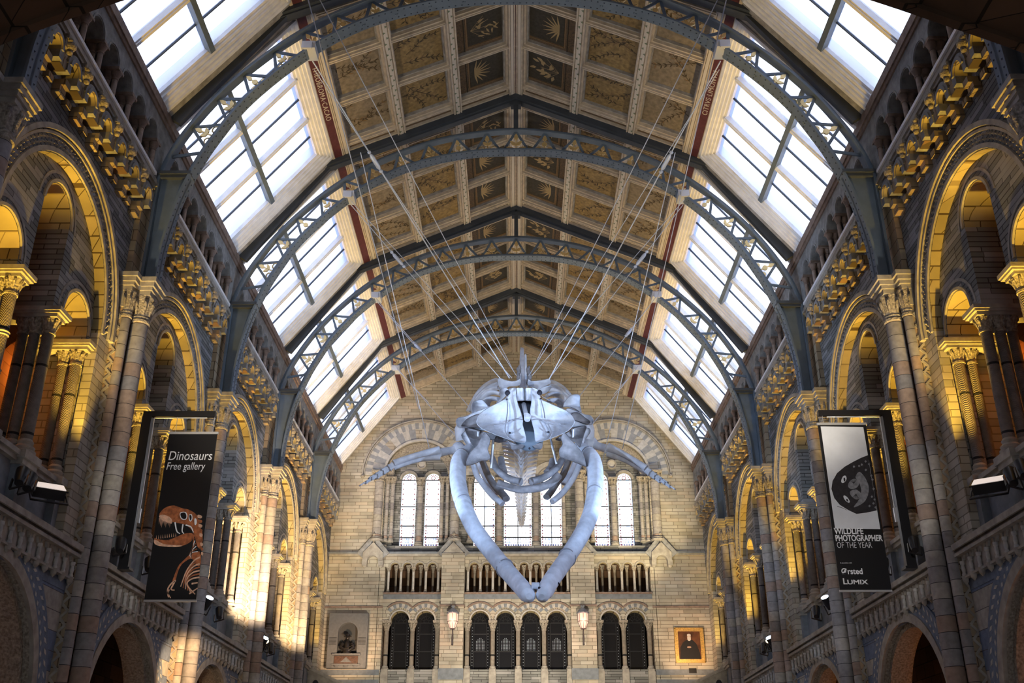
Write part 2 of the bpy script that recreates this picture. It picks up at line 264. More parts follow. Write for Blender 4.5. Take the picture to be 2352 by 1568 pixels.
# ------------------------------------------------------------ mesh builder
def CR(pts, n):
    """Catmull-Rom through pts, n samples per span"""
    P = [Vector(p) for p in pts]; P = [2 * P[0] - P[1]] + P + [2 * P[-1] - P[-2]]; o = []
    for i in range(1, len(P) - 2):
        for k in range(n):
            t = k / n; a, b, c, d = P[i - 1], P[i], P[i + 1], P[i + 2]
            o.append(0.5 * ((2 * b) + (c - a) * t + (2 * a - 5 * b + 4 * c - d) * t * t + (3 * b - a - 3 * c + d) * t ** 3))
    o.append(P[-2].copy()); return o
def resample(pts, step):
    o = [pts[0]]; acc = 0
    for a, b in zip(pts, pts[1:]):
        L = (b - a).length; d = step - acc
        while d <= L and L > 0: o.append(a.lerp(b, d / L)); d += step
        acc = (acc + L) % step
    return o
class MB:
    def __init__(s, f=None): s.v = []; s.f = []; s.m = []; s.sm = []; s.fn = f or (lambda p: p)
    def add(s, vs, fs, m=0, smooth=False):
        b = len(s.v); s.v += [tuple(s.fn(Vector(p))) for p in vs]
        for f in fs: s.f.append([b + i for i in f]); s.m.append(m); s.sm.append(smooth)
        return s
    def box(s, x0, x1, y0, y1, z0, z1, m=0):
        return s.add([(x, y, z) for x in (x0, x1) for y in (y0, y1) for z in (z0, z1)], [(0, 1, 3, 2), (4, 6, 7, 5), (0, 4, 5, 1), (2, 3, 7, 6), (0, 2, 6, 4), (1, 5, 7, 3)], m)
    def bar(s, p, q, w, h, up=(0, 0, 1), m=0):
        p, q = Vector(p), Vector(q); d = (q - p).normalized(); a = d.cross(Vector(up))
        if a.length < 1e-4: a = d.cross(Vector((1, 0, 0)))
        a = a.normalized() * w / 2; b = a.cross(d).normalized() * h / 2
        V = [c + i * a + j * b for c in (p, q) for i in (-1, 1) for j in (-1, 1)]
        return s.add(V, [(0, 1, 3, 2), (4, 6, 7, 5), (0, 4, 5, 1), (2, 3, 7, 6), (0, 2, 6, 4), (1, 5, 7, 3)], m)
    def tube(s, pts, rs, n=10, m=0, caps=True, squash=1.0, smooth=True):
        pts = [Vector(p) for p in pts]; rs = rs if isinstance(rs, (list, tuple)) else [rs] * len(pts)
        V = []; prev = None
        for i, p in enumerate(pts):
            d = (pts[min(i + 1, len(pts) - 1)] - pts[max(i - 1, 0)]).normalized()
            if prev is None:
                a = d.cross(Vector((0, 0, 1)));  a = a if a.length > 1e-3 else d.cross(Vector((1, 0, 0)))
            else: a = prev - d * prev.dot(d)
            a.normalize(); prev = a; b = d.cross(a)
            V += [p + rs[i] * (cos(2 * pi * k / n) * a + squash * sin(2 * pi * k / n) * b) for k in range(n)]
        F = [(i * n + k, i * n + (k + 1) % n, (i + 1) * n + (k + 1) % n, (i + 1) * n + k) for i in range(len(pts) - 1) for k in range(n)]
        s.add(V, F, m, smooth)
        if caps: s.add(V[:n], [tuple(range(n))], m); s.add(V[-n:], [tuple(range(n))], m)
        return s
    def lathe(s, prof, c=(0, 0, 0), n=14, m=0, sq=False):
        """prof: list of (r, z); each step own faces so profiles stay crisp. sq: square plan"""
        c = Vector(c); off = pi / 4 if sq else 0; n = 4 if sq else n; k2 = sqrt(2) if sq else 1
        for (r0, z0), (r1, z1) in zip(prof, prof[1:]):
            V = [c + Vector((r * k2 * cos(2 * pi * k / n + off), r * k2 * sin(2 * pi * k / n + off), z)) for r, z in ((r0, z0), (r1, z1)) for k in range(n)]
            s.add(V, [(k, (k + 1) % n, n + (k + 1) % n, n + k) for k in range(n)], m, not sq)
        for r, z in (prof[0], prof[-1]):
            if r > 1e-4: s.add([c + Vector((r * k2 * cos(2 * pi * k / n + off), r * k2 * sin(2 * pi * k / n + off), z)) for k in range(n)], [tuple(range(n))], m)
        return s
    def prism(s, poly, fmap, d0, d1, m=0, side=None):
        """poly of (u, w); fmap(u, w, d) -> xyz"""
        n = len(poly); V = [fmap(u, w, d0) for u, w in poly] + [fmap(u, w, d1) for u, w in poly]
        tr = tessellate_polygon([[Vector((u, w, 0)) for u, w in poly]])
        s.add(V, [tuple(t) for t in tr] + [tuple(n + i for i in t) for t in tr], m)
        s.add(V, [(i, (i + 1) % n, n + (i + 1) % n, n + i) for i in range(n)], side if side is not None else m)
        return s
    def arch(s, fmap, cu, cw, r0, r1, d0, d1, a0=0, a1=pi, n=20, m=0, mi=None, mo=None):
        """solid ring segment: radii r0..r1, depth d0..d1"""
        mi = m if mi is None else mi; mo = m if mo is None else mo
        A = [a0 + (a1 - a0) * i / n for i in range(n + 1)]
        def pt(r, a, d): return fmap(cu + r * cos(a), cw + r * sin(a), d)
        for (ra, da, rb, db, mm) in ((r0, d0, r1, d0, m), (r0, d1, r1, d1, m), (r0, d0, r0, d1, mi), (r1, d0, r1, d1, mo)):
            V = [pt(r, a, d) for a in A for r, d in ((ra, da), (rb, db))]
            s.add(V, [(2 * i, 2 * i + 2, 2 * i + 3, 2 * i + 1) for i in range(n)], mm, ra == rb)
        for a in (a0, a1): s.add([pt(r0, a, d0), pt(r1, a, d0), pt(r1, a, d1), pt(r0, a, d1)], [(0, 1, 2, 3)], m)
        return s
    def archwall(s, fmap, u0, u1, w1, cu, cw, r, d0, d1, n=20, m=0, ms=None):
        """wall above an arch opening: between the curve and the rectangle [u0,u1] x [cw,w1]"""
        ms = m if ms is None else ms
        bot = [(u0, cw)] + [(cu - r * cos(pi * i / n), cw + r * sin(pi * i / n)) for i in range(n + 1)] + [(u1, cw)]
        top = [(u0, w1)] + [(cu - r * cos(pi * i / n), w1) for i in range(n + 1)] + [(u1, w1)]
        k = len(bot)
        for d in (d0, d1):
            V = [fmap(u, w, d) for a, b in zip(bot, top) for u, w in (a, b)]
            s.add(V, [(2 * i, 2 * i + 2, 2 * i + 3, 2 * i + 1) for i in range(k - 1)], m)
        V = [fmap(u, w, d) for u, w in bot[1:-1] for d in (d0, d1)]
        s.add(V, [(2 * i, 2 * i + 2, 2 * i + 3, 2 * i + 1) for i in range(k - 3)], ms, True)
        V = [fmap(u, w, d) for u, w in top for d in (d0, d1)]
        s.add(V, [(2 * i, 2 * i + 2, 2 * i + 3, 2 * i + 1) for i in range(k - 1)], m)
        for i, j in ((0, 1), (k - 2, k - 1)):
            if abs(bot[i][0] - bot[j][0]) > 1e-4: s.add([fmap(*bot[i], d0), fmap(*bot[j], d0), fmap(*bot[j], d1), fmap(*bot[i], d1)], [(0, 1, 2, 3)], m)
        for i in (0, k - 1): s.add([fmap(*bot[i], d0), fmap(*top[i], d0), fmap(*top[i], d1), fmap(*bot[i], d1)], [(0, 1, 2, 3)], m)
        return s
    def ball(s, c, r, m=0, n=8, sc_=(1, 1, 1)):
        c = Vector(c); V = []; F = []
        for i in range(n + 1):
            t = pi * i / n
            for k in range(n * 2): V.append(c + Vector((r * sc_[0] * sin(t) * cos(pi * k / n), r * sc_[1] * sin(t) * sin(pi * k / n), r * sc_[2] * cos(t))))
        for i in range(n):
            for k in range(n * 2): F.append((i * 2 * n + k, i * 2 * n + (k + 1) % (2 * n), (i + 1) * 2 * n + (k + 1) % (2 * n), (i + 1) * 2 * n + k))
        return s.add(V, F, m, True)
def mesh(name, mb, mats):
    me = bpy.data.meshes.new(name); me.from_pydata(mb.v, [], mb.f)
    for k in (mats if isinstance(mats, (list, tuple)) else [mats]): me.materials.append(MATS[k])
    me.polygons.foreach_set('material_index', mb.m); me.polygons.foreach_set('use_smooth', mb.sm)
    me.update(); return me
SPLIT = {'skull_plate', 'cheek_bone', 'cheek_hollow', 'zigzag_moulding', 'batten', 'spine_process', 'neck_process', 'foot_scroll', 'suture', 'bolt_hole', 'joint_bolt', 'roof_slab', 'hanger', 'incised_text', 'mullion', 'glazing_bar', 'piercing', 'bracket_block', 'rod'}
def clusters(mb):
    """separate pieces of a builder: faces whose bounding boxes touch stay together"""
    B = []
    for fi, f in enumerate(mb.f):
        P = [mb.v[i] for i in f]; B.append([[min(p[k] for p in P) - .004 for k in range(3)], [max(p[k] for p in P) + .004 for k in range(3)]])
    G = []                                           # merged boxes with face lists
    for fi, (lo, hi) in enumerate(B):
        hit = [g for g in G if all(g[0][k] <= hi[k] and g[1][k] >= lo[k] for k in range(3))]
        new = [list(lo), list(hi), [fi]]
        for g in hit: new = [[min(a, b) for a, b in zip(new[0], g[0])], [max(a, b) for a, b in zip(new[1], g[1])], new[2] + g[2]]; G.remove(g)
        G.append(new)
    out = []
    for g in G:
        m = MB(); ids = sorted(g[2]); remap = {}
        for fi in ids:
            for i in mb.f[fi]:
                if i not in remap: remap[i] = len(m.v); m.v.append(mb.v[i])
            m.f.append([remap[i] for i in mb.f[fi]]); m.m.append(mb.m[fi]); m.sm.append(mb.sm[fi])
        out.append(m)
    return out
def obj(name, mb, mats, parent=None, loc=(0, 0, 0)):
    if name in SPLIT and isinstance(mb, MB):
        return [obj_one(name, c, mats, parent, loc) for c in clusters(mb)][0]
    return obj_one(name, mb, mats, parent, loc)
def obj_one(name, mb, mats, parent=None, loc=(0, 0, 0)):
    o = bpy.data.objects.new(name, mb if isinstance(mb, bpy.types.Mesh) else mesh(name, mb, mats)); COL.objects.link(o); o.location = loc
    if parent is not None: o.parent = parent
    return o
def tag(o, label=None, cat=None, group=None, kind=None):
    if label: o['label'] = label
    if cat: o['category'] = cat
    if group: o['group'] = group
    if kind: o['kind'] = kind
    return o
def empty(name, loc, label=None, cat=None, group=None, rz=0, s=1):
    o = bpy.data.objects.new(name, None); COL.objects.link(o); o.location = loc; o.rotation_euler = (0, 0, rz); o.scale = (s, 1, 1)
    o.empty_display_size = 0.2
    return tag(o, label, cat, group)
def struct(name, mb, mats, label=None, loc=(0, 0, 0), s=1):
    o = obj(name, mb, mats, None, loc); o.scale = (s, 1, 1); tag(o, label, None, None, 'structure'); return o
KIDS = {}
def copy_tree(o, loc, label=None, group=None, s=None):
    c = o.copy(); COL.objects.link(c); c.location = loc
    if s is not None: c.scale = (s, 1, 1)
    if label: c['label'] = label
    if group: c['group'] = group
    for ch in KIDS.get(o.name) or KIDS.setdefault(o.name, [k for k in bpy.data.objects if k.parent == o]):
        d = ch.copy(); COL.objects.link(d); d.parent = c
    return c
def sideplan(u, w, d): return (d, u, w)        # along the nave, up, outwards
def endplan(u, w, d): return (u, d, w)         # across the nave, up, back
SIDE = {-1: 'left', 1: 'right'}
BAYN = ['nearest bay', 'second bay', 'third bay', 'fourth bay', 'farthest bay']
ORD = ['first', 'second', 'third', 'fourth', 'fifth', 'sixth', 'seventh', 'eighth', 'ninth', 'tenth']
# ============================================================ SIDE WALLS
HB = 3.21
def wall_bay_mesh():
    g = MB(); F = sideplan     # mats: 0 grey 1 reveal 2 screen 3 moulding 4 striped 5 blue 6 pale 7 carved 8 buff 9 gallery 10 lead
    # spandrel with the great arch
    g.archwall(F, -HB, HB, 13.95, 0, 10.5, 2.25, 8.30, 8.50, 32, 0, 1)
    for s in (-1, 1): g.box(8.30, 8.50, min(s * 2.25, s * HB), max(s * 2.25, s * HB), 6.3, 10.5, 8)
    g.box(8.30, 8.50, -HB, HB, 13.95, 14.42, 0)
    # roll, dog-tooth order and hood mould
    g.arch(F, 0, 10.5, 2.27, 2.36, 8.26, 8.32, 0, pi, 32, 3)
    g.arch(F, 0, 10.5, 2.58, 2.63, 8.24, 8.31, 0, pi, 32, 3)
    g.arch(F, 0, 10.5, 2.66, 2.76, 8.20, 8.31, 0, pi, 32, 3)
    for i in range(58):
        a = pi * (i + 0.5) / 58
        for rr, o in ((2.42, 0), (2.51, 0.5)):
            b = a + o * pi / 58; c = Vector((8.30, rr * cos(b), 10.5 + rr * sin(b))); t = Vector((0, -sin(b), cos(b))) * 0.045; q = Vector((0, cos(b), sin(b))) * 0.04
            g.add([c + t, c + q, c - t, c - q, c - Vector((0.05, 0, 0))], [(0, 1, 4), (1, 2, 4), (2, 3, 4), (3, 0, 4)], 3)
    # screen with three lancets
    x0, x1 = 8.50, 9.80
    g.archwall(F, -0.90, 0.90, 13.9, 0, 11.87, 0.56, x0, x1, 18, 2, 1)
    for s in (-1, 1):
        g.archwall(F, min(s * 0.90, s * 2.7), max(s * 0.90, s * 2.7), 13.9, s * 1.53, 10.37, 0.58, x0, x1, 18, 2, 1)
        g.box(x0, x1, min(s * 0.56, s * 0.90), max(s * 0.56, s * 0.90), 10.2, 11.87, 2)
        g.box(x0, x1, min(s * 0.90, s * 0.95), max(s * 0.90, s * 0.95), 10.2, 10.37, 2)
        g.box(x0, x1, min(s * 2.11, s * 2.7), max(s * 2.11, s * 2.7), 10.2, 10.37, 2)
        g.box(x0 + .02, x1, min(s * 2.36, s * HB), max(s * 2.36, s * HB), 6.3, 10.2, 8)
        g.arch(F, s * 1.53, 10.37, 0.60, 0.66, 8.46, 8.52, 0, pi, 18, 3)
        g.arch(F, s * 1.53, 10.37, 0.76, 0.82, 8.485, 8.51, 0, pi, 18, 3)
    g.arch(F, 0, 11.87, 0.58, 0.64, 8.46, 8.52, 0, pi, 18, 3)
    g.arch(F, 0, 11.87, 0.74, 0.80, 8.485, 8.51, 0, pi, 18, 3)
    # sill wall, moulded top, pedestals under the columns
    g.box(8.62, 8.95, -2.4, 2.4, 6.3, 7.25, 11)
    g.box(8.52, 9.0, -2.4, 2.4, 7.25, 7.33, 3); g.box(8.46, 9.05, -2.4, 2.4, 7.33, 7.42, 3)
    for s in (-1, 1):
        for c, w in ((0.76, 0.24), (2.32, 0.26)):
            g.box(8.46, 8.95, s * c - w, s * c + w, 6.3, 7.20, 11)
            g.box(8.41, 8.95, s * c - w - .04, s * c + w + .04, 7.20, 7.30, 3); g.box(8.37, 8.95, s * c - w - .08, s * c + w + .08, 7.30, 7.44, 3)
    # gallery behind the screen
    g.box(12.4, 12.6, -HB, HB, 0, 14.0, 9); g.box(9.80, 12.4, -HB, HB, 13.7, 13.9, 9); g.box(8.5, 12.4, -HB, HB, 6.1, 6.3, 9)
    g.archwall(F, -HB, HB, 13.7, 0, 10.2, 1.9, 11.6, 11.8, 20, 9, 9)
    for s in (-1, 1): g.box(11.6, 11.8, min(s * 1.9, s * HB), max(s * 1.9, s * HB), 6.3, 10.2, 9)
    # ledge and ground floor arch
    g.box(8.10, 8.55, -HB, HB, 6.10, 6.30, 3)
    g.archwall(F, -HB, HB, 5.80, 0, 3.5, 2.05, 8.30, 8.95, 28, 4, 7)
    for s in (-1, 1): g.box(8.30, 8.95, min(s * 2.05, s * HB), max(s * 2.05, s * HB), 0, 3.5, 4)
    g.box(8.30, 8.95, -HB, HB, 5.80, 6.12, 5); g.box(8.285, 8.3, -HB, HB, 5.50, 5.80, 5)
    g.arch(F, 0, 3.5, 2.03, 2.22, 8.235, 8.31, 0, pi, 28, 3); g.arch(F, 0, 3.5, 2.22, 2.62, 8.26, 8.30, 0, pi, 28, 5)
    g.arch(F, 0, 3.5, 1.92, 2.03, 8.42, 8.80, 0, pi, 28, 7)
    for i in range(40):
        a = pi * (i + 0.5) / 40
        for rr, sl, ln in ((2.50, 0.55, 0.085), (2.33, -0.15, 0.055)):
            c = Vector((8.255, rr * cos(a), 3.5 + rr * sin(a))); t = Vector((0, -sin(a + sl), cos(a + sl))) * ln; q = Vector((0, cos(a + sl), sin(a + sl))) * 0.032
            e = Vector((0.008, 0, 0)); g.add([c + t, c + q, c - t, c - q, c + t + e, c + q + e, c - t + e, c - q + e], [(0, 1, 2, 3), (0, 1, 5, 4), (1, 2, 6, 5), (2, 3, 7, 6), (3, 0, 4, 7)], 6)
    # inner aisle vault behind the ground arch
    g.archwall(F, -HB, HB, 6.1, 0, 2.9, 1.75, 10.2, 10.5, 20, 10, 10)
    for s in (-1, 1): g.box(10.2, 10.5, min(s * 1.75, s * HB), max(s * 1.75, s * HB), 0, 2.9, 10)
    return mesh('wall_bay', g, ['grey', 'lit_reveal', 'screen', 'moulding', 'striped', 'blue_stone', 'pale_stone', 'carved', 'buff', 'gallery_wall', 'dark_brown', 'slate_band'])
def attic_mesh():
    g = MB(); F = sideplan     # 0 grey moulding 1 terracotta 2 lead
    for k in range(-3, 4): g.archwall(F, k * 0.8 - 0.4, k * 0.8 + 0.4, 16.2, k * 0.8, 15.53, 0.26, 8.06, 8.40, 12, 0, 0)
    for k in range(-3, 4): g.arch(F, k * 0.8, 15.53, 0.28, 0.32, 8.04, 8.07, 0, pi, 12, 0)
    for s in (-1, 1): g.box(8.06, 8.40, min(s * 2.8, s * HB), max(s * 2.8, s * HB), 14.4, 16.2, 0)
    g.box(8.02, 8.5, -HB, HB, 16.12, 16.22, 1); g.box(7.98, 8.5, -HB, HB, 16.22, 16.44, 1)
    g.box(8.3, 9.9, -HB, HB, 14.2, 14.4, 2); g.box(9.7, 9.9, -HB, HB, 14.2, 16.5, 2); g.box(8.3, 12.7, -HB, HB, 16.46, 16.6, 2); g.box(12.5, 12.7, -HB, HB, 13.9, 16.6, 2)
    return mesh('attic_wall', g, ['grey_moulding', 'terracotta', 'lead_roof'])
WB, AT = wall_bay_mesh(), attic_mesh()
for s in (-1, 1):
    for k, c in enumerate(BAYC):
        o = obj('wall_' + SIDE[s], WB, None, None, (0, c, 0)); o.scale = (s, 1, 1)
        tag(o, f'stone wall with great round arch and three lancets, {SIDE[s]} side, {BAYN[k]}', None, None, 'structure')
        o = obj('wall_' + SIDE[s], AT, None, None, (0, c, 0)); o.scale = (s, 1, 1)
        tag(o, f'open arcade wall below the skylight, {SIDE[s]} side, {BAYN[k]}', None, None, 'structure')
# ---- carved capital helper
def capital(g, c, r, h, m=0, n=10, flare=1.7):
    g.lathe([(r, 0), (r * 1.15, h * .1), (r * 1.05, h * .18), (r * 1.2, h * .5), (r * flare, h * .95), (r * flare, h)], c, n, m)
    for i in range(8):
        a = pi * i / 4 + .2; d = Vector((cos(a), sin(a), 0)); c_ = Vector(c)
        g.tube([c_ + d * r * 1.02 + Vector((0, 0, h * .2)), c_ + d * r * 1.3 + Vector((0, 0, h * .62)), c_ + d * r * (flare + .12) + Vector((0, 0, h * .85)), c_ + d * r * (flare + .05) + Vector((0, 0, h * .68))], [r * .16, r * .26, r * .24, r * .1], 5, m, False)
# ---- clustered columns of the lancets
def cluster(kind):
    sh = [(0.14, -0.02, 0.105), (0.38, 0.0, 0.095), (0.60, 0.0, 0.09)] if kind == 'free' else [(0.10, -0.13, 0.075), (0.20, 0.10, 0.10), (0.46, 0.08, 0.09)]
    root = empty('clustered_column', (0, 0, 0))
    for x, y, r in sh:
        g = MB(); g.lathe([(r, 0.30), (r, 2.35)], (x, y, 0), 16, 0)
        o = obj('shaft', g, 'shaft' if r > .08 else 'shaft_small', root)
        g = MB()
        for z in (0.95, 1.62): g.lathe([(r, z - .05), (r * 1.22, z - .035), (r * 1.1, z), (r * 1.28, z + .02), (r, z + .05)], (x, y, 0), 16, 0)
        obj('shaft_ring', g, 'moulding', o)
        g = MB(); g.lathe([(r * 1.9, 0), (r * 1.9, .08), (r * 1.55, .1), (r * 1.7, .15), (r * 1.2, .2), (r * 1.35, .25), (r, .3)], (x, y, 0), 16, 0)
        obj('base', g, 'moulding', root)
        g = MB(); g.lathe([(r * 1.2, 2.33), (r * 1.2, 2.37)], (x, y, 0), 16, 0); capital(g, (x, y, 2.36), r, 0.28, 0, 12)
        obj('capital', g, 'carved', root)
    g = MB()
    xs = [a[0] for a in sh]; ys = [a[1] for a in sh]; y0, y1 = min(ys) - .19, max(ys) + .19
    for e, z0, z1 in ((-.02, 2.62, 2.68), (.03, 2.68, 2.72), (.06, 2.72, 2.80)): g.box(-.06 - e, 1.32, y0 - e, y1 + e, z0, z1, 0)
    obj('abacus', g, 'moulding', root)
    return root
free0, resp0 = cluster('free'), cluster('respond')
first = {'free': free0, 'respond': resp0}
used = set()
for s in (-1, 1):
    for k, c in enumerate(BAYC):
        for kind, proto, u, wd in (('free', free0, -0.76, 'near side of the tall lancet'), ('free', free0, 0.76, 'far side of the tall lancet'), ('respond', resp0, -2.3, 'against the nearer pier'), ('respond', resp0, 2.3, 'against the farther pier')):
            lab = f'dark clustered stone column, {SIDE[s]} wall, {BAYN[k]}, {wd}'
            loc = (s * 8.44, c + u, 7.42)
            if kind not in used: o = proto; o.location = loc; used.add(kind); o['label'] = lab
            else: o = copy_tree(proto, loc, lab)
            o.scale = (s, 1 if u < 0 else -1, 1); o['category'] = 'column'; o['group'] = 'clustered columns of the side arcades'
# ---- great piers
def pier():
    root = empty('pier', (0, 0, 0))
    g = MB()
    g.box(-0.18, 0.40, -0.42, 0.42, 0, 11.35, 0); g.box(-0.22, 0.40, -0.46, 0.46, 0, 0.5, 0)
    obj('pilaster', g, 'pier_stone', root)
    g = MB()
    for sy in (-1, 1):
        z = 0.6; k = 0
        while z < 11.2:
            a, b = (-0.12, 0.0) if k % 2 else (0.0, -0.12)
            g.bar((a, sy * 0.425, z), (b, sy * 0.425, z + .13), 0.045, 0.03, (0, 1, 0), 0); z += .13; k += 1
    obj('zigzag_moulding', g, 'moulding', root)
    for x, y, r, m in ((-0.37, 0, 0.175, 'drum'), (-0.19, -0.33, 0.105, 'drum'), (-0.19, 0.33, 0.105, 'drum')):
        g = MB(); g.lathe([(r, 0.4), (r, 11.15)], (x, y, 0), 22, 0); o = obj('shaft', g, m, root)
        g = MB(); g.lathe([(r, 6.0), (r * 1.2, 6.03), (r * 1.12, 6.08), (r * 1.35, 6.11), (r * 1.35, 6.16), (r * 1.12, 6.2), (r * 1.2, 6.24), (r, 6.28)], (x, y, 0), 22, 0); obj('shaft_ring', g, 'moulding', o)
        g = MB(); g.lathe([(r * 1.6, 0), (r * 1.6, .25), (r * 1.2, .3), (r, .4)], (x, y, 0), 22, 0); obj('base', g, 'moulding', root)
        g = MB(); g.lathe([(r, 11.12), (r * 1.18, 11.14), (r * 1.18, 11.19), (r, 11.2)], (x, y, 0), 22, 0); capital(g, (x, y, 11.2), r, 0.52, 0, 14, 1.45); obj('capital', g, 'carved', root)
    g = MB()
    for e, z0, z1 in ((0, 11.72, 11.82), (.04, 11.82, 11.90), (.08, 11.90, 12.0), (.12, 12.0, 12.10)):
        g.box(-0.58 - e, 0.40, -.24 - e, .24 + e, z0, z1, 0); g.box(-0.28 - e, 0.40, -.48 - e, .48 + e, z0 + .001, z1 - .001, 0)
    g.box(-0.17, 0.4, -.46, .46, 11.35, 11.72, 0)
    obj('abacus', g, 'moulding', root)
    g = MB(); g.box(-0.12, 0.24, -.34, .34, 12.10, 14.58, 0); g.box(-0.15, 0.24, -.38, .38, 12.10, 12.25, 0)
    obj('upper_pilaster', g, 'pier_stone', root, )
    return root
pier0 = pier(); pu = False
PN = ['nearest', 'second from the camera', 'third from the camera', 'fourth from the camera', 'fifth from the camera', 'half pier in the corner of the end wall']
for s in (-1, 1):
    for k, y in enumerate(RIB):
        lab = f'tall stone pier of round shafts and zigzag moulding, {SIDE[s]} wall, {PN[k]}'
        yy = y if k < 5 else 44.6
        if k == 5: continue
        if not pu: o = pier0; o.location = (s * 8.30, yy, 0); o['label'] = lab; pu = True
        else: o = copy_tree(pier0, (s * 8.30, yy, 0), lab)
        o.scale = (s, 1, 1); o['category'] = 'pier'; o['group'] = 'great piers of the nave'
# ---- balcony parapets with their little blind arcade
def parapet():
    root = empty('balcony_parapet', (0, 0, 0))
    g = MB(); F = sideplan
    g.box(0.02, .2, -2.72, 2.72, 0, .42, 0)
    for i in range(15):
        u = (i - 7) * 0.36
        g.arch(F, u, 0.27, 0.10, 0.165, -.03, .03, 0, pi, 8, 0)
    obj('panel', g, 'moulding', root)
    for i in range(16):
        u = (i - 7.5) * 0.36
        g = MB(); g.lathe([(.045, 0), (.045, .03), (.03, .06), (.04, .12), (.03, .2), (.045, .22), (.05, .27)], (-.02, u, .0), 8, 0); obj('baluster', g, 'pale_stone', root)
    g = MB(); g.box(-.12, .25, -2.74, 2.74, .42, .47, 0); g.box(-.16, .25, -2.74, 2.74, .47, .58, 0); obj('coping', g, 'moulding', root)
    g = MB()
    for i in range(16): g.lathe([(.0, -.16), (.05, -.10), (.07, 0)], (-.01, (i - 7.5) * .36, 0), 7, 0)
    g.box(-.04, .2, -2.72, 2.72, -.04, 0, 0)
    obj('bracket_course', g, 'moulding', root)
    return root
par0 = parapet(); first_p = True
for s in (-1, 1):
    for k, c in enumerate(BAYC):
        lab = f'stone balcony parapet with tiny arcade, {SIDE[s]} wall, {BAYN[k]}'
        loc = (s * 8.22, c, 5.74)
        if first_p: o = par0; o.location = loc; o['label'] = lab; first_p = False
        else: o = copy_tree(par0, loc, lab)
        o.scale = (s, 1, 1); o['category'] = 'parapet'; o['group'] = 'balcony parapets above the ground floor arches'
# ---- upper rail, corbels, twin columns
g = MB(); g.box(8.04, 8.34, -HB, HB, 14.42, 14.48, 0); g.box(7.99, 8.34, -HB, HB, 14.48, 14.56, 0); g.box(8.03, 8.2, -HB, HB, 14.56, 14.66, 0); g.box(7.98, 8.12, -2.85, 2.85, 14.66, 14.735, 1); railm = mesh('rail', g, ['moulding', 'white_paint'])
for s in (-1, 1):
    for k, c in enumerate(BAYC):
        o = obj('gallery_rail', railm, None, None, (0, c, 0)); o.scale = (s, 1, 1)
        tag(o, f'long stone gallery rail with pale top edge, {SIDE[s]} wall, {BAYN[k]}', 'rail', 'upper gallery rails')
def corbel():
    root = empty('corbel', (0, 0, 0)); F = sideplan     # origin at the wall face, under the rail
    g = MB(); g.box(-.34, 0, -.14, .14, -.10, 0, 0); g.box(-.31, 0, -.16, .16, -.26, -.10, 0); g.prism([(-.14, -.26), (.14, -.26), (.07, -.40), (-.07, -.40)], F, -.26, 0, 0)
    g.ball((-.32, 0, -.17), .11, 0, 5); g.ball((-.34, -.08, -.10), .055, 0, 4); g.ball((-.34, .08, -.10), .055, 0, 4); g.ball((-.33, 0, -.30), .055, 0, 4)
    obj('carved_boss', g, 'carved', root)
    g = MB(); g.arch(F, 0.40, -.42, .15, .30, -.30, 0, 0, pi, 12, 0, 1); g.box(-.30, 0, .11, .25, -.58, -.42, 0); g.box(-.30, 0, .55, .69, -.58, -.42, 0); g.arch(F, 0.40, -.42, .17, .24, -.33, -.30, 0, pi, 12, 0, 1)
    obj('little_arch', g, ['grey_moulding', 'lit_reveal'], root)
    g = MB(); g.box(-.27, 0, -.13, .13, -.60, -.40, 0); g.box(-.16, 0, .28, .52, -.90, -.74, 0); g.box(-.23, 0, .30, .50, -.74, -.62, 0); g.box(-.12, 0, -.09, .09, -.86, -.74, 0)
    obj('bracket_block', g, ['pier_stone'], root)
    return root
cor0 = corbel(); fc = True
def twin():
    root = empty('twin_column', (0, 0, 0))
    for x in (0.0, .16):
        g = MB(); g.lathe([(.085, 0), (.085, .06), (.06, .1)], (x, 0, 0), 10, 0); obj('base', g, 'terracotta_shaft', root)
        g = MB(); g.lathe([(.058, .08), (.054, .88)], (x, 0, 0), 12, 0); obj('shaft', g, 'terracotta_shaft', root)
        g = MB(); g.lathe([(.07, .86), (.07, .90), (.06, .91), (.11, 1.03), (.11, 1.06)], (x, 0, 0), 10, 0); obj('capital', g, 'terracotta', root)
    g = MB(); g.box(-.10, .27, -.14, .14, 1.05, 1.11, 0); obj('impost', g, 'terracotta', root)
    return root
tw0 = twin(); ft = True
for s in (-1, 1):
    for k, c in enumerate(BAYC):
        for i in range(7):
            u = (i - 3) * 0.80 - .2; lab = f'carved stone corbel under the gallery rail, {SIDE[s]} wall, {BAYN[k]}, {ORD[i]} from camera'
            loc = (s * 8.32, c + u, 14.42)
            if fc: o = cor0; o.location = loc; o['label'] = lab; fc = False
            else: o = copy_tree(cor0, loc, lab)
            o.scale = (s * 1.08, 1.0, 1.06); o['category'] = 'corbel'; o['group'] = 'corbels under the upper gallery'
        for i in range(8):
            u = (i - 3.5) * 0.80; lab = f'reddish twin column of the upper gallery, {SIDE[s]} wall, {BAYN[k]}, {ORD[i]} from camera'
            loc = (s * 8.13, c + u, 14.42)
            if ft: o = tw0; o.location = loc; o['label'] = lab; ft = False
            else: o = copy_tree(tw0, loc, lab)
            o.scale = (s, 1, 1); o['category'] = 'column'; o['group'] = 'twin columns of the upper gallery'

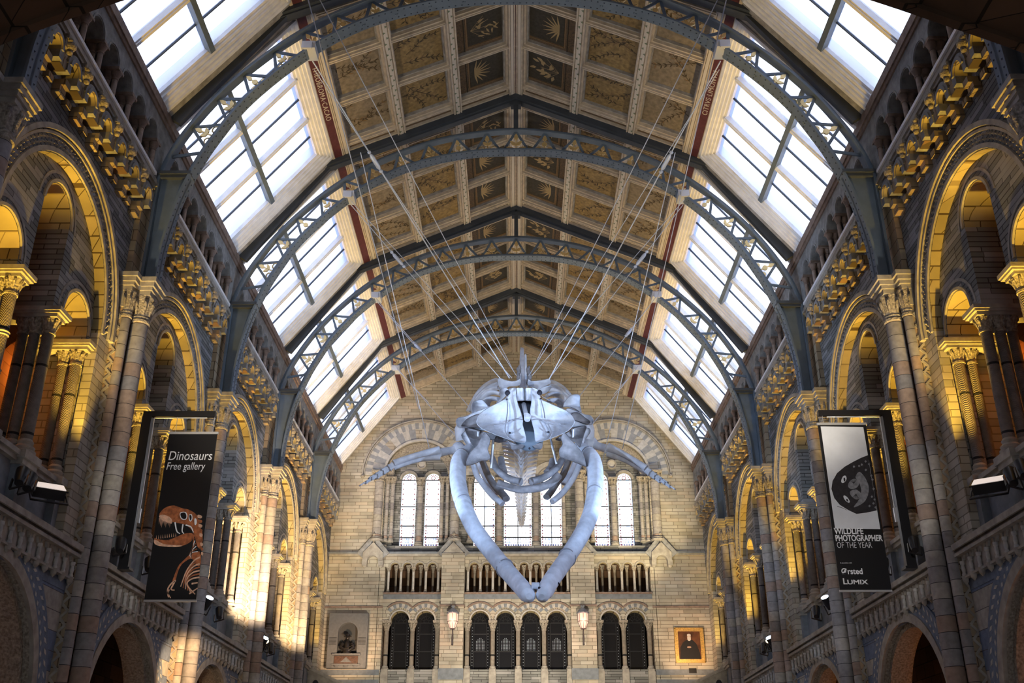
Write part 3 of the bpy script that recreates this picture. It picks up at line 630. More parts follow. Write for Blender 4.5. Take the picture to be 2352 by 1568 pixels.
# ============================================================ SKYLIGHTS AND CEILING
SL = 4.17
def slope(p): u, t, n = p; return Vector((8.05 - .607 * t + .794 * n, u, 16.44 + .794 * t + .607 * n))
def skylight():
    F = slope
    g = MB(F)
    for s in (-1, 1):
        g.box(*sorted((s * 2.90, s * HB)), -.1, SL + .02, -.02, .30, 2)                 # casing beside the rib
        for a, b, n0 in ((2.82, 2.90, -.08), (2.74, 2.82, -.03), (2.66, 2.74, .02), (2.58, 2.66, .08), (2.50, 2.58, .14)):
            g.box(*sorted((s * a, s * b)), .0, SL, n0, .50, 0)
    for a, b, n0 in ((SL - .09, SL, -.08), (SL - .18, SL - .09, -.03), (SL - .26, SL - .18, .02), (SL - .34, SL - .26, .08), (SL - .42, SL - .34, .14)): g.box(-2.90, 2.90, a, b, n0, .40, 0)
    g.box(-2.90, 2.90, -.12, .03, .10, .40, 0)
    frame = mesh('skylight_frame', g, ['white_paint', 'iron_blue', 'casing'])
    g = MB(F); g.box(-2.54, 2.54, .0, SL - .38, .235, .25, 0); pane = mesh('skylight_pane', g, ['roof_glass'])
    g = MB(F)
    for u in (-.84, .84): g.box(u - .07, u + .07, 0, SL - .4, .10, .28, 0); g.box(u - .035, u + .035, 0, SL - .4, .06, .10, 0)
    mul = mesh('skylight_mullion', g, ['white_paint'])
    g = MB(F); g.box(-2.54, 2.54, 1.68, 1.82, .04, .26, 0); beam = mesh('skylight_beam', g, ['iron_blue'])
    g = MB(F)
    for u in (-1.68, 0, 1.68): g.box(u - .014, u + .014, 0, SL - .4, .19, .26, 0)
    bar = mesh('glazing_bars', g, ['iron_dark'])
    return frame, pane, mul, beam, bar
SKY = skylight(); wn_ = 0
for s in (-1, 1):
    for k, c in enumerate(BAYC):
        wn_ += 1
        o = obj(f'window_{wn_}', SKY[0], None, None, (0, c, 0)); o.scale = (s, 1, 1); tag(o, f'sloping roof skylight in white frame, {SIDE[s]} side, {BAYN[k]}', None, None, 'structure')
        for n_, m_ in zip(('pane', 'mullion', 'cross_beam', 'glazing_bar'), SKY[1:]): obj(n_, m_, None, o)
# ceiling slopes
EX, EZ, RX, RZ = 5.52, 19.78, 0.0, 22.22
CL = sqrt(EX ** 2 + (RZ - EZ) ** 2); cd = (-EX / CL, (RZ - EZ) / CL); cn = (-cd[1], cd[0])   # cn: into the roof (up)
def roofmap(p): u, t, n = p; return Vector((EX + cd[0] * t + (cd[1]) * n, u, EZ + cd[1] * t - cd[0] * n))
TB = [0.44, 2.22, 4.08, 5.90]; UB = [-2.72, -0.91, 0.91, 2.72]
def ceiling_mesh():
    g = MB()
    for s in (-1, 1):
        g.fn = lambda p, s=s: (lambda q: Vector((s * q.x, q.y, q.z)))(roofmap(p))
        g.box(-HB, HB, -.4, CL + .1, .36, .5, 4)                                   # boarding above
        g.box(-HB, HB, .05, .29, -.06, .4, 3); g.box(-HB, HB, -.03, .05, -.08, .4, 0); g.box(-HB, HB, .29, .33, -.06, .4, 0)     # red inscription band
        for i, t in enumerate(TB):
            w = .13 if 0 < i < 3 else .10
            g.box(-HB, HB, t - w, t + w, -.02, .4, 0); g.box(-HB, HB, t - w * .45, t + w * .45, -.05, 0, 1)
            for q in (-1, 1): g.box(-HB, HB, t + q * (w - .02) - .02, t + q * (w - .02) + .02, -.05, .0, 0)
            for q in (-1, 1): g.box(-HB, HB, t + q * (w + .02) - .03, t + q * (w + .02) + .03, .07, .4, 0); g.box(-HB, HB, t + q * (w + .06) - .02, t + q * (w + .06) + .02, .17, .4, 5)
            if 0 < i < 3:
                n = 30
                for j in range(n):
                    y = -HB + .1 + j * (2 * HB - .2) / (n - 1); q = .035 * (1 if j % 2 else -1)
                    g.add([(y - .05, t + q - .03, -.055), (y + .05, t + q - .03, -.055), (y, t + q + .045, -.055)], [(0, 1, 2)], 2)
        for i, u in enumerate(UB):
            w = .055
            g.box(u - w, u + w, .33, CL, .0, .4, 0); g.box(u - w * .3, u + w * .3, .33, CL, -.03, .0, 0)
            for q in (-1, 1): g.box(u + q * (w + .02) - .025, u + q * (w + .02) + .025, .33, CL, .07, .4, 0); g.box(u + q * (w + .055) - .02, u + q * (w + .055) + .02, .33, CL, .17, .4, 5)
        for q in (-1, 1): g.box(*sorted((q * 2.86, q * 3.0)), 0, CL, .1, .4, 4); g.box(*sorted((q * 2.99, q * 3.1)), 0, CL, .02, .4, 0)
        # ridge strip
        g.box(-HB, HB, CL - .13, CL + .02, -.03, .3, 3)
    return mesh('ceiling', g, ['cream_paint', 'letter_cream', 'green_dot', 'red_band', 'panel_brown', 'casing'])
CM = ceiling_mesh()
def leafshape(g, p, a, L, wd, m, z):
    d = Vector((cos(a), sin(a), 0)); q = Vector((-sin(a), cos(a), 0)); p = Vector((*p, z))
    g.add([p, p + d * L * .35 + q * wd, p + d * L * .75 + q * wd * .6, p + d * L, p + d * L * .75 - q * wd * .6, p + d * L * .35 - q * wd], [(0, 1, 2, 3, 4, 5)], m)
def painted(kind, seed, side):
    r = random.Random(seed); f = lambda p: (lambda q: Vector((side * q.x, q.y, q.z)))(roofmap(p) - roofmap(Vector((0, 0, 0))))
    g = MB(f); hu, ht = .85, .80; Z = -.005
    g.box(-hu, hu, -ht, ht, 0, .06, 0)
    if kind < 2:
        n = 3 + r.randint(0, 1)
        for b in range(n):
            x, y = r.uniform(-.5, .5) , -ht + .08 + b * .12; a = radians(r.uniform(40, 130)); pts = [(x, y)]
            for k in range(9):
                a += r.uniform(-.38, .38); x += .17 * cos(a); y += .17 * sin(a)
                if abs(x) > hu - .1 or abs(y) > ht - .08: break
                pts.append((x, y))
            for (x0, y0), (x1, y1) in zip(pts, pts[1:]):
                aa = atan2(y1 - y0, x1 - x0); q = (-sin(aa) * .011, cos(aa) * .011)
                g.add([(x0 + q[0], y0 + q[1], Z), (x1 + q[0], y1 + q[1], Z), (x1 - q[0], y1 - q[1], Z), (x0 - q[0], y0 - q[1], Z)], [(0, 1, 2, 3)], 1)
                for q2 in (-1, 1):
                    al = aa + q2 * r.uniform(.5, 1.1); L = r.uniform(.11, .19)
                    if abs(x1 + L * cos(al)) < hu - .04 and abs(y1 + L * sin(al)) < ht - .04: leafshape(g, (x1, y1), al, L, .025, 1 if r.random() < .7 else 2, Z - .002)
        # faint border
        for q in (-1, 1):
            g.box(-hu + .03, hu - .03, q * (ht - .06) - .008, q * (ht - .06) + .008, Z, 0, 2); g.box(q * (hu - .06) - .008, q * (hu - .06) + .008, -ht + .03, ht - .03, Z, 0, 2)
        return mesh('painted_panel', g, [('panel_beige', 'panel_gold')[kind], 'leaf_dark', 'leaf_rust'])
    # inner panel: dark square with a gilt plant, side strip of roundels
    g.box(-.60, .60, -.34, .74, -.01, 0, 1)
    for q in (-1, 1): g.box(-.66, .66, .2 + q * .58 - .015, .2 + q * .58 + .015, -.02, 0, 2); g.box(q * .65 - .015, q * .65 + .015, -.38, .78, -.02, 0, 2)
    g.box(-hu, hu, -.46, -.44, -.02, 0, 1)
    for u in (-.55, 0, .55):
        for k in range(14):
            a, b = 2 * pi * k / 14, 2 * pi * (k + 1) / 14
            g.add([(u + .17 * cos(a), -.64 + .15 * sin(a), -.008), (u + .17 * cos(b), -.64 + .15 * sin(b), -.008), (u + .15 * cos(b), -.64 + .13 * sin(b), -.008), (u + .15 * cos(a), -.64 + .13 * sin(a), -.008)], [(0, 1, 2, 3)], 2)
        for k in range(6): leafshape(g, (u, -.64), k * pi / 3, .06, .02, 2, -.009)
    st = r.randint(0, 2)
    for k in range(16 if st else 9):
        a = radians(90 + r.uniform(-95, 95)) if st else radians(90 + (k - 4) * 20); x0, y0 = (r.uniform(-.3, .3), r.uniform(-.1, .5)) if st else (0, -.2)
        leafshape(g, (x0, y0), a, .24 if st else .55, .055 if st == 1 else .03, 3, -.014 - k * .0004)
    if st:
        for k in range(5):
            a = radians(90 + (k - 2) * 24); g.add([(-.008, -.25, -.012), (.008, -.25, -.012), (.008 + .6 * cos(a), -.25 + .6 * sin(a), -.012), (-.008 + .6 * cos(a), -.25 + .6 * sin(a), -.012)], [(0, 1, 2, 3)], 3)
    return mesh('painted_panel', g, ['panel_brown', 'panel_dark', 'leaf_rust', 'flower_gilt'])
PAN = {(kind, v, s): painted(kind, 10 * kind + v + (0 if s < 0 else 50), s) for kind in (0, 1, 2) for v in range(4) for s in (-1, 1)}
TC = [(TB[0] + TB[1]) / 2, (TB[1] + TB[2]) / 2, (TB[2] + TB[3]) / 2]
for k, c in enumerate(BAYC):
    o = obj('ceiling', CM, None, None, (0, c, 0)); tag(o, f'coffered painted ceiling of the {BAYN[k]}', None, None, 'structure')
    for s in (-1, 1):
        for i, t in enumerate(TC):
            for j, u in enumerate((-1.815, 0, 1.815)):
                p = roofmap(Vector((u, t, .27))); p.x *= s
                obj('painted_panel', PAN[(i, (j + k + i) % 4, s)], None, o, p)
def text(body, size, depth, mat, font_scale_x=1.0, parent=None, name='lettering', mtx=None, align='LEFT', bold=0.0, shear=0.0, space=1.0):
    cu = bpy.data.curves.new(name, 'FONT'); cu.body = body; cu.size = size; cu.extrude = depth; cu.align_x = align; cu.offset = bold; cu.shear = shear; cu.space_character = space
    t = bpy.data.objects.new(name, cu); COL.objects.link(t)
    me = bpy.data.meshes.new_from_object(t.evaluated_get(bpy.context.evaluated_depsgraph_get())); COL.objects.unlink(t); bpy.data.objects.remove(t)
    if font_scale_x != 1.0: me.transform(Matrix.Diagonal((font_scale_x, 1, 1, 1)))
    if mtx is not None: me.transform(mtx)
    me.materials.clear(); me.materials.append(MATS[mat]); o = bpy.data.objects.new(name, me); COL.objects.link(o)
    if parent is not None: o.parent = parent
    return o
# Latin names on the red bands of the second bay
for s, body in ((-1, 'THEOBROMA·CACAO'), (1, 'CITRVS·LIMONVM')):
    c = BAYC[1]; p = roofmap(Vector((0, .17, -.065)))
    # letters read from the nave floor: baseline on the skylight side
    upv = Vector((s * cd[0], 0, cd[1])); xv = Vector((0, 1 if s < 0 else -1, 0)); zv = xv.cross(upv)
    M = Matrix(((xv.x, upv.x, zv.x, s * p.x), (xv.y, upv.y, zv.y, c + .1), (xv.z, upv.z, zv.z, p.z), (0, 0, 0, 1)))
    o = text(body, .21, .004, 'letter_cream', 1.0, None, 'lettering', M @ Matrix.Translation((0, -.07, 0)), 'CENTER', 0, 0, 1.15)
    tag(o, f'cream Latin tree name painted on the red band, {SIDE[s]} side of the second bay', 'lettering')
# ============================================================ IRON ARCHES
LP = [(7.70, 12.12), (7.66, 13.1), (7.46, 14.3), (7.17, 15.2), (6.84, 15.95), (6.2, 17.05), (5.0, 18.35), (3.74, 19.25), (2.45, 19.75), (1.2, 20.0), (0, 20.05)]
UPP = [(8.0, 14.86), (7.80, 15.55), (7.48, 16.25), (6.95, 17.12), (6.3, 17.93), (5.42, 18.80), (4.41, 19.55), (3.12, 20.2), (1.8, 20.62), (0, 20.85)]
def full(P):
    q = P + [(-x, z) for x, z in reversed(P[:-1])]
    return [Vector((p.x, 0, p.y)) for p in CR([(x, z, 0) for x, z in q], 6)]
def sweep_rect(g, pts, w, t0, t1, m):
    """flat band of width w (along y), from t0 to t1 along the inward normal"""
    n = len(pts); V = []
    for i, p in enumerate(pts):
        d = (pts[min(i + 1, n - 1)] - pts[max(i - 1, 0)]).normalized(); nn = Vector((-d.z, 0, d.x))
        for y in (-w / 2, w / 2):
            for t in (t0, t1): V.append(p + nn * t + Vector((0, y, 0)))
    F = []
    for i in range(n - 1):
        a, b = i * 4, i * 4 + 4
        F += [(a, b, b + 1, a + 1), (a + 2, a + 3, b + 3, b + 2), (a, a + 2, b + 2, b), (a + 1, b + 1, b + 3, a + 3)]
    F += [(0, 1, 3, 2), (4 * n - 4, 4 * n - 2, 4 * n - 1, 4 * n - 3)]
    g.add(V, F, m)
def ornament(g, A, B, T, kind):
    """gilt foliage inside the triangle with base A-B and apex T (plane y=const)"""
    c = (A + B + T) / 3; base = (A + B) / 2; ax = (T - base); L = ax.length; ax.normalize(); bx = (B - A).normalized()
    def P(u, w, y=0): return base + bx * u * L + ax * w * L + Vector((0, y, 0))
    def leaf(u, w, a, ln, wd):
        d = (cos(a), sin(a)); q = (-sin(a), cos(a)); S = []
        for f_, k in ((0, 0), (.35, 1), (.7, .75), (1, 0), (.7, -.75), (.35, -1)): S.append((u + d[0] * ln * f_ + q[0] * wd * k, w + d[1] * ln * f_ + q[1] * wd * k))
        V = [P(x, y, -.02) for x, y in S] + [P(x, y, .02) for x, y in S]; n = 6
        g.add(V, [tuple(range(n)), tuple(range(n, 2 * n))] + [(i, (i + 1) % n, n + (i + 1) % n, n + i) for i in range(n)], 0)
    g.bar(P(0, 0), P(0, .75), .03, .03, (0, 1, 0), 0)
    leaf(0, .62, pi / 2, .36, .10)
    if kind == 0:
        for a, w in ((.35, .08), (.7, .34), (pi - .35, .08), (pi - .7, .34)): leaf(0, w, a, .50 if w < .3 else .36, .085)
    elif kind == 1:
        for q in (-1, 1):
            pts = [P(q * (.26 + (.21 - .022 * i) * cos(i * .7)), .20 + (.21 - .022 * i) * sin(i * .7)) for i in range(9)]
            g.tube(pts, .020, 4, 0, True); leaf(0, .40, pi / 2 - q * .8, .30, .08)
    else:
        for u, w in ((-.27, .19), (.27, .19), (0, .46)):
            n = 10; V = [P(u + .13 * cos(2 * pi * i / n), w + .13 * sin(2 * pi * i / n), y) for y in (-.02, .02) for i in range(n)]
            g.add(V, [tuple(range(n)), tuple(range(n, 2 * n))] + [(i, (i + 1) % n, n + (i + 1) % n, n + i) for i in range(n)], 0)
            g.bar(P(0, .02), P(u, w), .02, .02, (0, 1, 0), 0)
def iron_arch():
    root = empty('iron_arch', (0, 0, 0)); lo, up = full(LP), full(UPP)
    g = MB(); sweep_rect(g, lo, .36, .0, -.05, 0); sweep_rect(g, lo, .05, -.05, -.17, 0)
    rs = resample(lo, .16)
    for p, q in zip(rs, rs[1:]):
        d = (q - p).normalized(); nn = Vector((-d.z, 0, d.x))
        for y in (-.11, .11):
            c = p + Vector((0, y, 0)) + nn * .001
            V = [c + d * .026 * cos(a) + Vector((0, 1, 0)) * .026 * sin(a) - nn * .004 for a in (0, pi / 3, 2 * pi / 3, pi, 4 * pi / 3, 5 * pi / 3)] + [c + nn * .020]
            g.add(V, [(i, (i + 1) % 6, 6) for i in range(6)], 1)
    obj('lower_chord', g, ['iron_blue', 'rivet'], root)
    g = MB(); sweep_rect(g, up, .24, .03, -.02, 0); sweep_rect(g, up, .05, -.02, -.12, 0)
    obj('upper_chord', g, ['iron_blue'], root)
    # solid foot plates below the bracket
    for s in (-1, 1):
        lp = [p for p in lo if p.x * s > 0 and p.z < 14.86]; lp.sort(key=lambda p: p.z)
        g = MB(); poly = [(p.x, p.z) for p in lp] + [(s * 7.30, 14.82), (s * 8.02, 14.82), (s * 8.02, 12.10)]
        g.prism(poly, lambda u, w, d: Vector((u, d, w)), -.04, .04, 0); g.box(*sorted((s * 7.98, s * 8.04)), -.16, .16, 12.10, 14.85, 0)
        obj('foot_plate', g, 'iron_blue', root)
        g = MB(); g.box(*sorted((s * 7.30, s * 8.06)), -.19, .19, 14.82, 14.90, 0); g.box(*sorted((s * 7.35, s * 8.06)), -.15, .15, 14.74, 14.82, 0)
        obj('bracket_plate', g, 'iron_dark', root)
    # lattice
    half = [p for p in lo if p.x >= -1e-6 and p.z > 14.95]; half.sort(key=lambda p: -p.z)     # crown outwards
    L = resample(half, .425)
    upq = resample(up, .05)
    def above(p, d):
        nn = Vector((d.z, 0, -d.x)) ; nn = nn if nn.z > 0 else -nn
        return min(upq, key=lambda q: ((q - p) - nn * (q - p).dot(nn)).length + (0 if (q - p).dot(nn) > 0 else 9))
    pts = [L[i] for i in range(len(L))]
    nodes = []
    for i, p in enumerate(pts):
        d = (pts[min(i + 1, len(pts) - 1)] - pts[max(i - 1, 0)]).normalized(); nodes.append(p if i % 2 else above(p, d))
    for s in (-1, 1):
        M = lambda v: Vector((v.x * s, 0, v.z))
        for i in range(len(nodes) - 1):
            g = MB(); g.bar(M(nodes[i]), M(nodes[i + 1]), .075, .03, (0, 1, 0), 0); g2 = obj('strut', g, 'iron_blue', root)
        for i in range(0, len(nodes) - 1, 2):
            if i == 0:
                if s > 0: continue
                A, B, T = M(nodes[1]), Vector((-M(nodes[1]).x, 0, nodes[1].z)), M(nodes[0])
            else: A, B, T = M(nodes[i - 1]), M(nodes[i + 1]), M(nodes[i])
            g = MB(); ornament(g, A + (T - A) * .06, B + (T - B) * .06, T + ((A + B) / 2 - T) * .10, (i // 2 + (s > 0)) % 3); obj('gilt_foliage', g, 'gilt', root)
    g = MB(); g.box(-.07, .07, -.10, .10, 20.9, 21.95, 0); g.box(-.16, .16, -.12, .12, 21.78, 21.9, 0); obj('king_post', g, 'iron_dark', root)
    for s in (-1, 1):
        a = roofmap(Vector((0, -.3, -.09))); b = roofmap(Vector((0, CL, -.09))); a.x *= s; b.x *= s
        g = MB(); g.bar(a, b, .36, .20, (0, 0, 1), 0); g.bar(a + Vector((0, 0, -.12)), b + Vector((0, 0, -.12)), .20, .08, (0, 0, 1), 0)
        c = Vector((s * 7.95, 0, 16.40)); g.bar(a + Vector((0, 0, .02)), c, .40, .14, (0, 1, 0), 0)
        obj('rafter', g, 'iron_dark', root)
    for s in (-1, 1):
        g = MB(); c = Vector((s * 4.95, -.2, 18.46)); g.box(c.x - .16, c.x + .16, -.24, .24, 18.36, 18.56, 0); g.box(c.x - .10, c.x + .10, -.30, -.24, 18.30, 18.50, 0); obj('cable_clamp', g, 'steel', root)
    return root
ia0 = iron_arch()
AN = ['nearest, half hidden by the brown front arch', 'second from the camera', 'third from the camera', 'fourth from the camera', 'fifth, farthest from the camera']
for k in range(5):
    lab = f'riveted blue iron roof arch with gilt foliage, {AN[k]}'
    if k == 0: o = ia0; o.location = (0, RIB[0], 0); o['label'] = lab
    else: o = copy_tree(ia0, (0, RIB[k], 0), lab)
    o['category'] = 'arch'; o['group'] = 'iron arches across the nave'

# ============================================================ END WALL  (x across, z up, face at y = 45)
D = 45.0
def ex(px, py=1300): return at(px, py, D).x
def ez(py): return at(1189, py, D).z
def build_end():
    g = MB(); F = endplan; y0, y1 = D, D + .7; W = 8.75
    ZT = 18.75; g.prism([(-6.6, ZT), (-5.6, 20.0), (0, 22.5), (5.6, 20.0), (6.6, ZT)], F, y0, y1, 0)
    zc = 15.98; RB = 1.62
    GX = 4.40
    # band 15.98 .. 17.6 : side arches and centre windows
    for s in (-1, 1):
        a, b = sorted((s * (GX - RB - .0), s * (GX + RB + .0)))
        g.archwall(F, a, b, ZT, s * GX, zc, RB, y0, y1, 30, 0, 2)
        a, b = sorted((s * (GX + RB), s * W)); g.box(a, b, y0, y1, 0, ZT, 0)
        # recessed tympanum plate with the two light heads
        for c in (s * (GX - .55), s * (GX + .55)):
            q_ = 1 if c > s * GX else -1; g.archwall(F, *sorted((s * GX, s * GX + q_ * 1.27)), 17.9, c, zc - .08, .33, y0 + .40, y1, 16, 4, 1)
            g.arch(F, c, zc - .08, .34, .42, y0 + .34, y0 + .42, 0, pi, 16, 2)
        for c, w in ((0, .20), (-1.06, .17), (1.06, .17)):
            cc = s * GX + c; g.box(cc - w, cc + w, y0 + .40, y1, 12.75, zc - .08, 4)
        g.box(*sorted((s * (GX - RB), s * (GX - 1.2))), y0 + .2, y1, 12.75, 17.6, 4); g.box(*sorted((s * (GX + 1.2), s * (GX + RB))), y0 + .2, y1, 12.75, 17.6, 4)
        # arch orders
        g.arch(F, s * GX, zc, 1.25, 1.60, y0 + .12, y0 + .42, 0, pi, 30, 6); g.arch(F, s * GX, zc, 1.62, 1.72, y0 - .08, y0 + .1, 0, pi, 30, 5)
        for i in range(46):
            a0, a1 = pi * i / 46, pi * (i + 1) / 46
            g.arch(F, s * GX, zc, 2.24, 2.54, y0 - .03, y0 + .05, a0, a1, 1, 5 if i % 2 else 9)
        for i in range(22):
            a0, a1 = pi * i / 22, pi * (i + 1) / 22
            g.arch(F, s * GX, zc, 1.72, 2.24, y0 - .02, y0 + .05, a0, a1, 2, (5, 0, 9, 5, 9)[i % 5])
        g.arch(F, s * GX, zc, 2.54, 2.59, y0 - .10, y0 + .05, 0, pi, 36, 2); g.arch(F, s * GX, zc, 2.61, 2.66, y0 - .14, y0 + .05, 0, pi, 36, 2)
        for q in (-1, 1): g.ball((s * GX + q * 2.62, y0 - .12, zc - .08), .10, 6, 5)
    # centre: three tall lights
    CA, CC, CB = -1.47, .05, 1.57
    g.archwall(F, -.80, .90, ZT, CC, 17.25, .63, y0 + .25, y1, 18, 0, 1)
    g.box(-.80, CC - .63, y0 + .25, y1, 12.75, 17.25, 4); g.box(CC + .63, .90, y0 + .25, y1, 12.75, 17.25, 4)
    for c in (CA, CB):
        a, b = (-2.78, -.80) if c < 0 else (.90, 2.78)
        g.archwall(F, a, b, ZT, c, 15.80, .48, y0 + .25, y1, 18, 0, 1); g.box(a, c - .48, y0 + .25, y1, 12.75, 15.80, 4); g.box(c + .48, b, y0 + .25, y1, 12.75, 15.80, 4)
        g.arch(F, c, 15.80, .52, .62, y0 + .18, y0 + .26, 0, pi, 18, 2); g.arch(F, c, 15.80, .62, .90, y0 + .22, y0 + .26, 0, pi, 18, 5)
    g.arch(F, CC, 17.25, .66, .76, y0 + .18, y0 + .26, 0, pi, 18, 2); g.arch(F, CC, 17.25, .76, 1.05, y0 + .22, y0 + .26, 0, pi, 18, 5)
    # sills
    g.box(-6.1, 6.1, y0 + .1, y1, 12.40, 12.75, 4); g.box(-W, W, y0 - .10, y0 + .3, 12.26, 12.34, 2); g.box(-W, W, y0 - .16, y0 + .3, 12.34, 12.42, 3)
    # band 9.9 .. 12.3 : little arcade gallery
    segs = [(-5.80, -3.28, 4, -5.36), (-2.28, 2.32, 8, -1.87), (3.38, 5.86, 4, 3.79)]
    zsp = 11.78
    for a, b, n, c0 in segs:
        for i in range(n):
            c = c0 + i * .547; l = a if i == 0 else c - .2765; r = b if i == n - 1 else c + .2765
            g.archwall(F, l, r, 12.28, c, zsp, .19, y0, y0 + .25, 10, 0, 1); g.arch(F, c, zsp, .20, .25, y0 - .04, y0 + .02, 0, pi, 10, 2)
        g.box(a, b, y0 - .10, y1 + .4, 10.58, 10.66, 7); g.box(a, b, y0 - .05, y1, 10.38, 10.58, 3); g.box(a, b, y0 - .02, y1, 10.0, 10.38, 0)
        g.box(a, b, D + 1.3, D + 1.4, 10, 12.4, 8); g.box(a, b, y0 + .2, D + 1.4, 12.28, 12.4, 8)
    # piers between
    for a, b in ((-3.28, -2.28), (2.32, 3.38)): g.box(a, b, y0 - .35, y1, 0, 12.3, 0); g.box(a - .04, b + .04, y0 - .40, y1, 10.0, 10.08, 7); g.box(a - .03, b + .03, y0 - .38, y0 - .34, 7.0, 7.45, 3)
    g.box(-6.04, -5.79, y0, y1, 0, 12.76, 0); g.box(5.85, 6.04, y0, y1, 0, 12.76, 0)
    g.box(-W, -5.80, y0 - .06, y1, 10.0, 10.08, 7); g.box(5.86, W, y0 - .06, y1, 10.0, 10.08, 7)
    for z, m in ((6.9, 3), (7.22, 3)):
        for a, b in ((-W, -5.82), (5.86, W)): g.box(a, b, y0 - .012, y1, z, z + .22 if z > 7 else z + .14, m)
    # lower arcade
    LA = [(-5.8, -3.28, [-5.04, -3.94]), (-2.28, 2.32, [-1.59, -.50, .60, 1.71]), (3.38, 5.86, [4.02, 5.12])]
    for a, b, cs in LA:
        for i, c in enumerate(cs):
            l = a if i == 0 else (cs[i - 1] + c) / 2; r = b if i == len(cs) - 1 else (cs[i + 1] + c) / 2
            g.archwall(F, l, r, 10.0, c, 9.48, .395, y0 + .0, y0 + .45, 16, 0, 1)
            g.arch(F, c, 9.48, .40, .45, y0 - .05, y0 + .02, 0, pi, 16, 5)
            for j in range(16):
                a_ = pi * (j + .5) / 16; g.ball((c + .50 * cos(a_), y0 - .01, 9.48 + .50 * sin(a_)), .028, 6, 3)
            for j in range(9): g.arch(F, c, 9.48, .54, .70, y0 - .035, y0 + .02, pi * (.215 + .57 * j / 9), pi * (.215 + .57 * (j + 1) / 9), 2, 5 if j % 2 else 3)
            g.arch(F, c, 9.48, .72, .78, y0 - .09, y0 + .02, pi * .25, pi * .75, 16, 7)
        g.box(a, b, y0 + .02, y1, 0, 7.45, 4); g.box(a, b, y0 + .45, y1 + 2.5, 7.3, 7.45, 4)
    g.box(-6, 6, D + 3.0, D + 3.1, 6, 12.4, 8); g.box(-6, 6, D + .5, D + 3.0, 9.98, 10.06, 8)
    g.box(-6.0, -5.9, D + .5, D + 3, 6, 12.4, 8); g.box(5.9, 6.0, D + .5, D + 3, 6, 12.4, 8)
    return g
struct('wall_end', build_end(), ['buff', 'lit_reveal', 'moulding', 'slate_band', 'screen', 'pale_stone', 'carved', 'terracotta', 'dark_brown', 'light_grey_stone'], 'brick end wall with arcades and stained glass windows')
# stained glass windows
wins = [(s * 4.40 + q * .55, .33, 15.90, 12.80) for s in (-1, 1) for q in (-1, 1)] + [(-1.47, .48, 15.80, 12.80), (.05, .63, 17.25, 12.80), (1.57, .48, 15.80, 12.80)]
for i, (c, r, sp, zb) in enumerate(sorted(wins)):
    wn_ += 1; F = endplan; y = D + .55
    def arc_poly(c, r, sp, zb, n=14): return [(c - r, zb)] + [(c - r * cos(pi * k / n), sp + r * sin(pi * k / n)) for k in range(n + 1)] + [(c + r, zb)]
    g = MB(); g.prism(arc_poly(c, r + .02, sp, zb), F, y, y + .02, 0)
    root = struct(f'window_{wn_}', g, 'church_glass', f'round-headed stained glass window of the end wall, {ORD[i]} from the left')
    g = MB()
    for z in [zb + .0, zb + .42, zb + .95, zb + 1.85, sp]: g.box(c - r, c + r, y - .03, y + .03, z - .02, z + .02, 0)
    if r > .4: g.box(c - .015, c + .015, y - .03, y + .03, zb, sp, 0)
    for k in range(3): g.box(c - r, c + r, y - .01, y + .0, zb + .1 + k * .11, zb + .11 + k * .11, 0)
    for k in range(4): g.box(c - r + (k + 1) * 2 * r / 5 - .006, c - r + (k + 1) * 2 * r / 5 + .006, y - .01, y, zb, zb + .42, 0)
    obj('lead_bar', g, 'lead', root)
    g = MB(); rr = random.Random(i)
    z = zb + .05
    while z < sp - .1:
        for q in (-1, 1):
            cx = c + q * (r - .06); g.prism([(cx - .03 * q, z), (cx + .035 * q, z + .04), (cx - .03 * q, z + .08)], F, y - .014, y - .006, 0)
        z += .13 if z < zb + .9 else .24
    for k in range(9): a = pi * (k + .5) / 9; g.box(c + (r - .08) * cos(a) - .02, c + (r - .08) * cos(a) + .02, y - .014, y - .006, sp + (r - .08) * sin(a) - .02, sp + (r - .08) * sin(a) + .02, 0)
    g.arch(F, c, sp + .10, .07, .10, y - .014, y - .006, 0, 2 * pi, 12, 0)
    for k in range(int(r * 10)): g.box(c - r * .6 + k * .14, c - r * .6 + k * .14 + .03, y - .014, y - .006, zb + 1.3, zb + 1.33, 0); g.box(c - r * .6 + k * .14, c - r * .6 + k * .14 + .03, y - .014, y - .006, zb + .62, zb + .65, 0)
    obj('red_glass', g, 'glass_red', root)
    g = MB()
    for k in range(int(r * 16)): g.box(c - r + .08 + k * .11, c - r + .13 + k * .11, y - .014, y - .006, zb + .06, zb + .10, 0); g.box(c - r + .08 + k * .11, c - r + .12 + k * .11, y - .014, y - .006, zb + .34, zb + .37, 0)
    obj('blue_glass', g, 'glass_blue', root)
for s in (-1, 1):
    wn_ += 1; g = MB(); g.prism([(s * 4.40 + .17 * cos(2 * pi * k / 16), 16.60 + .17 * sin(2 * pi * k / 16)) for k in range(16)], endplan, D + .36, D + .38, 0)
    root = struct(f'window_{wn_}', g, 'lantern_roof' if False else 'pale_stone', f'small roundel in the tympanum above the {SIDE[s]} pair of windows')
    g = MB(); g.arch(endplan, s * 4.40, 16.60, .17, .22, D + .30, D + .42, 0, 2 * pi, 16, 0); obj('rim', g, 'moulding', root)
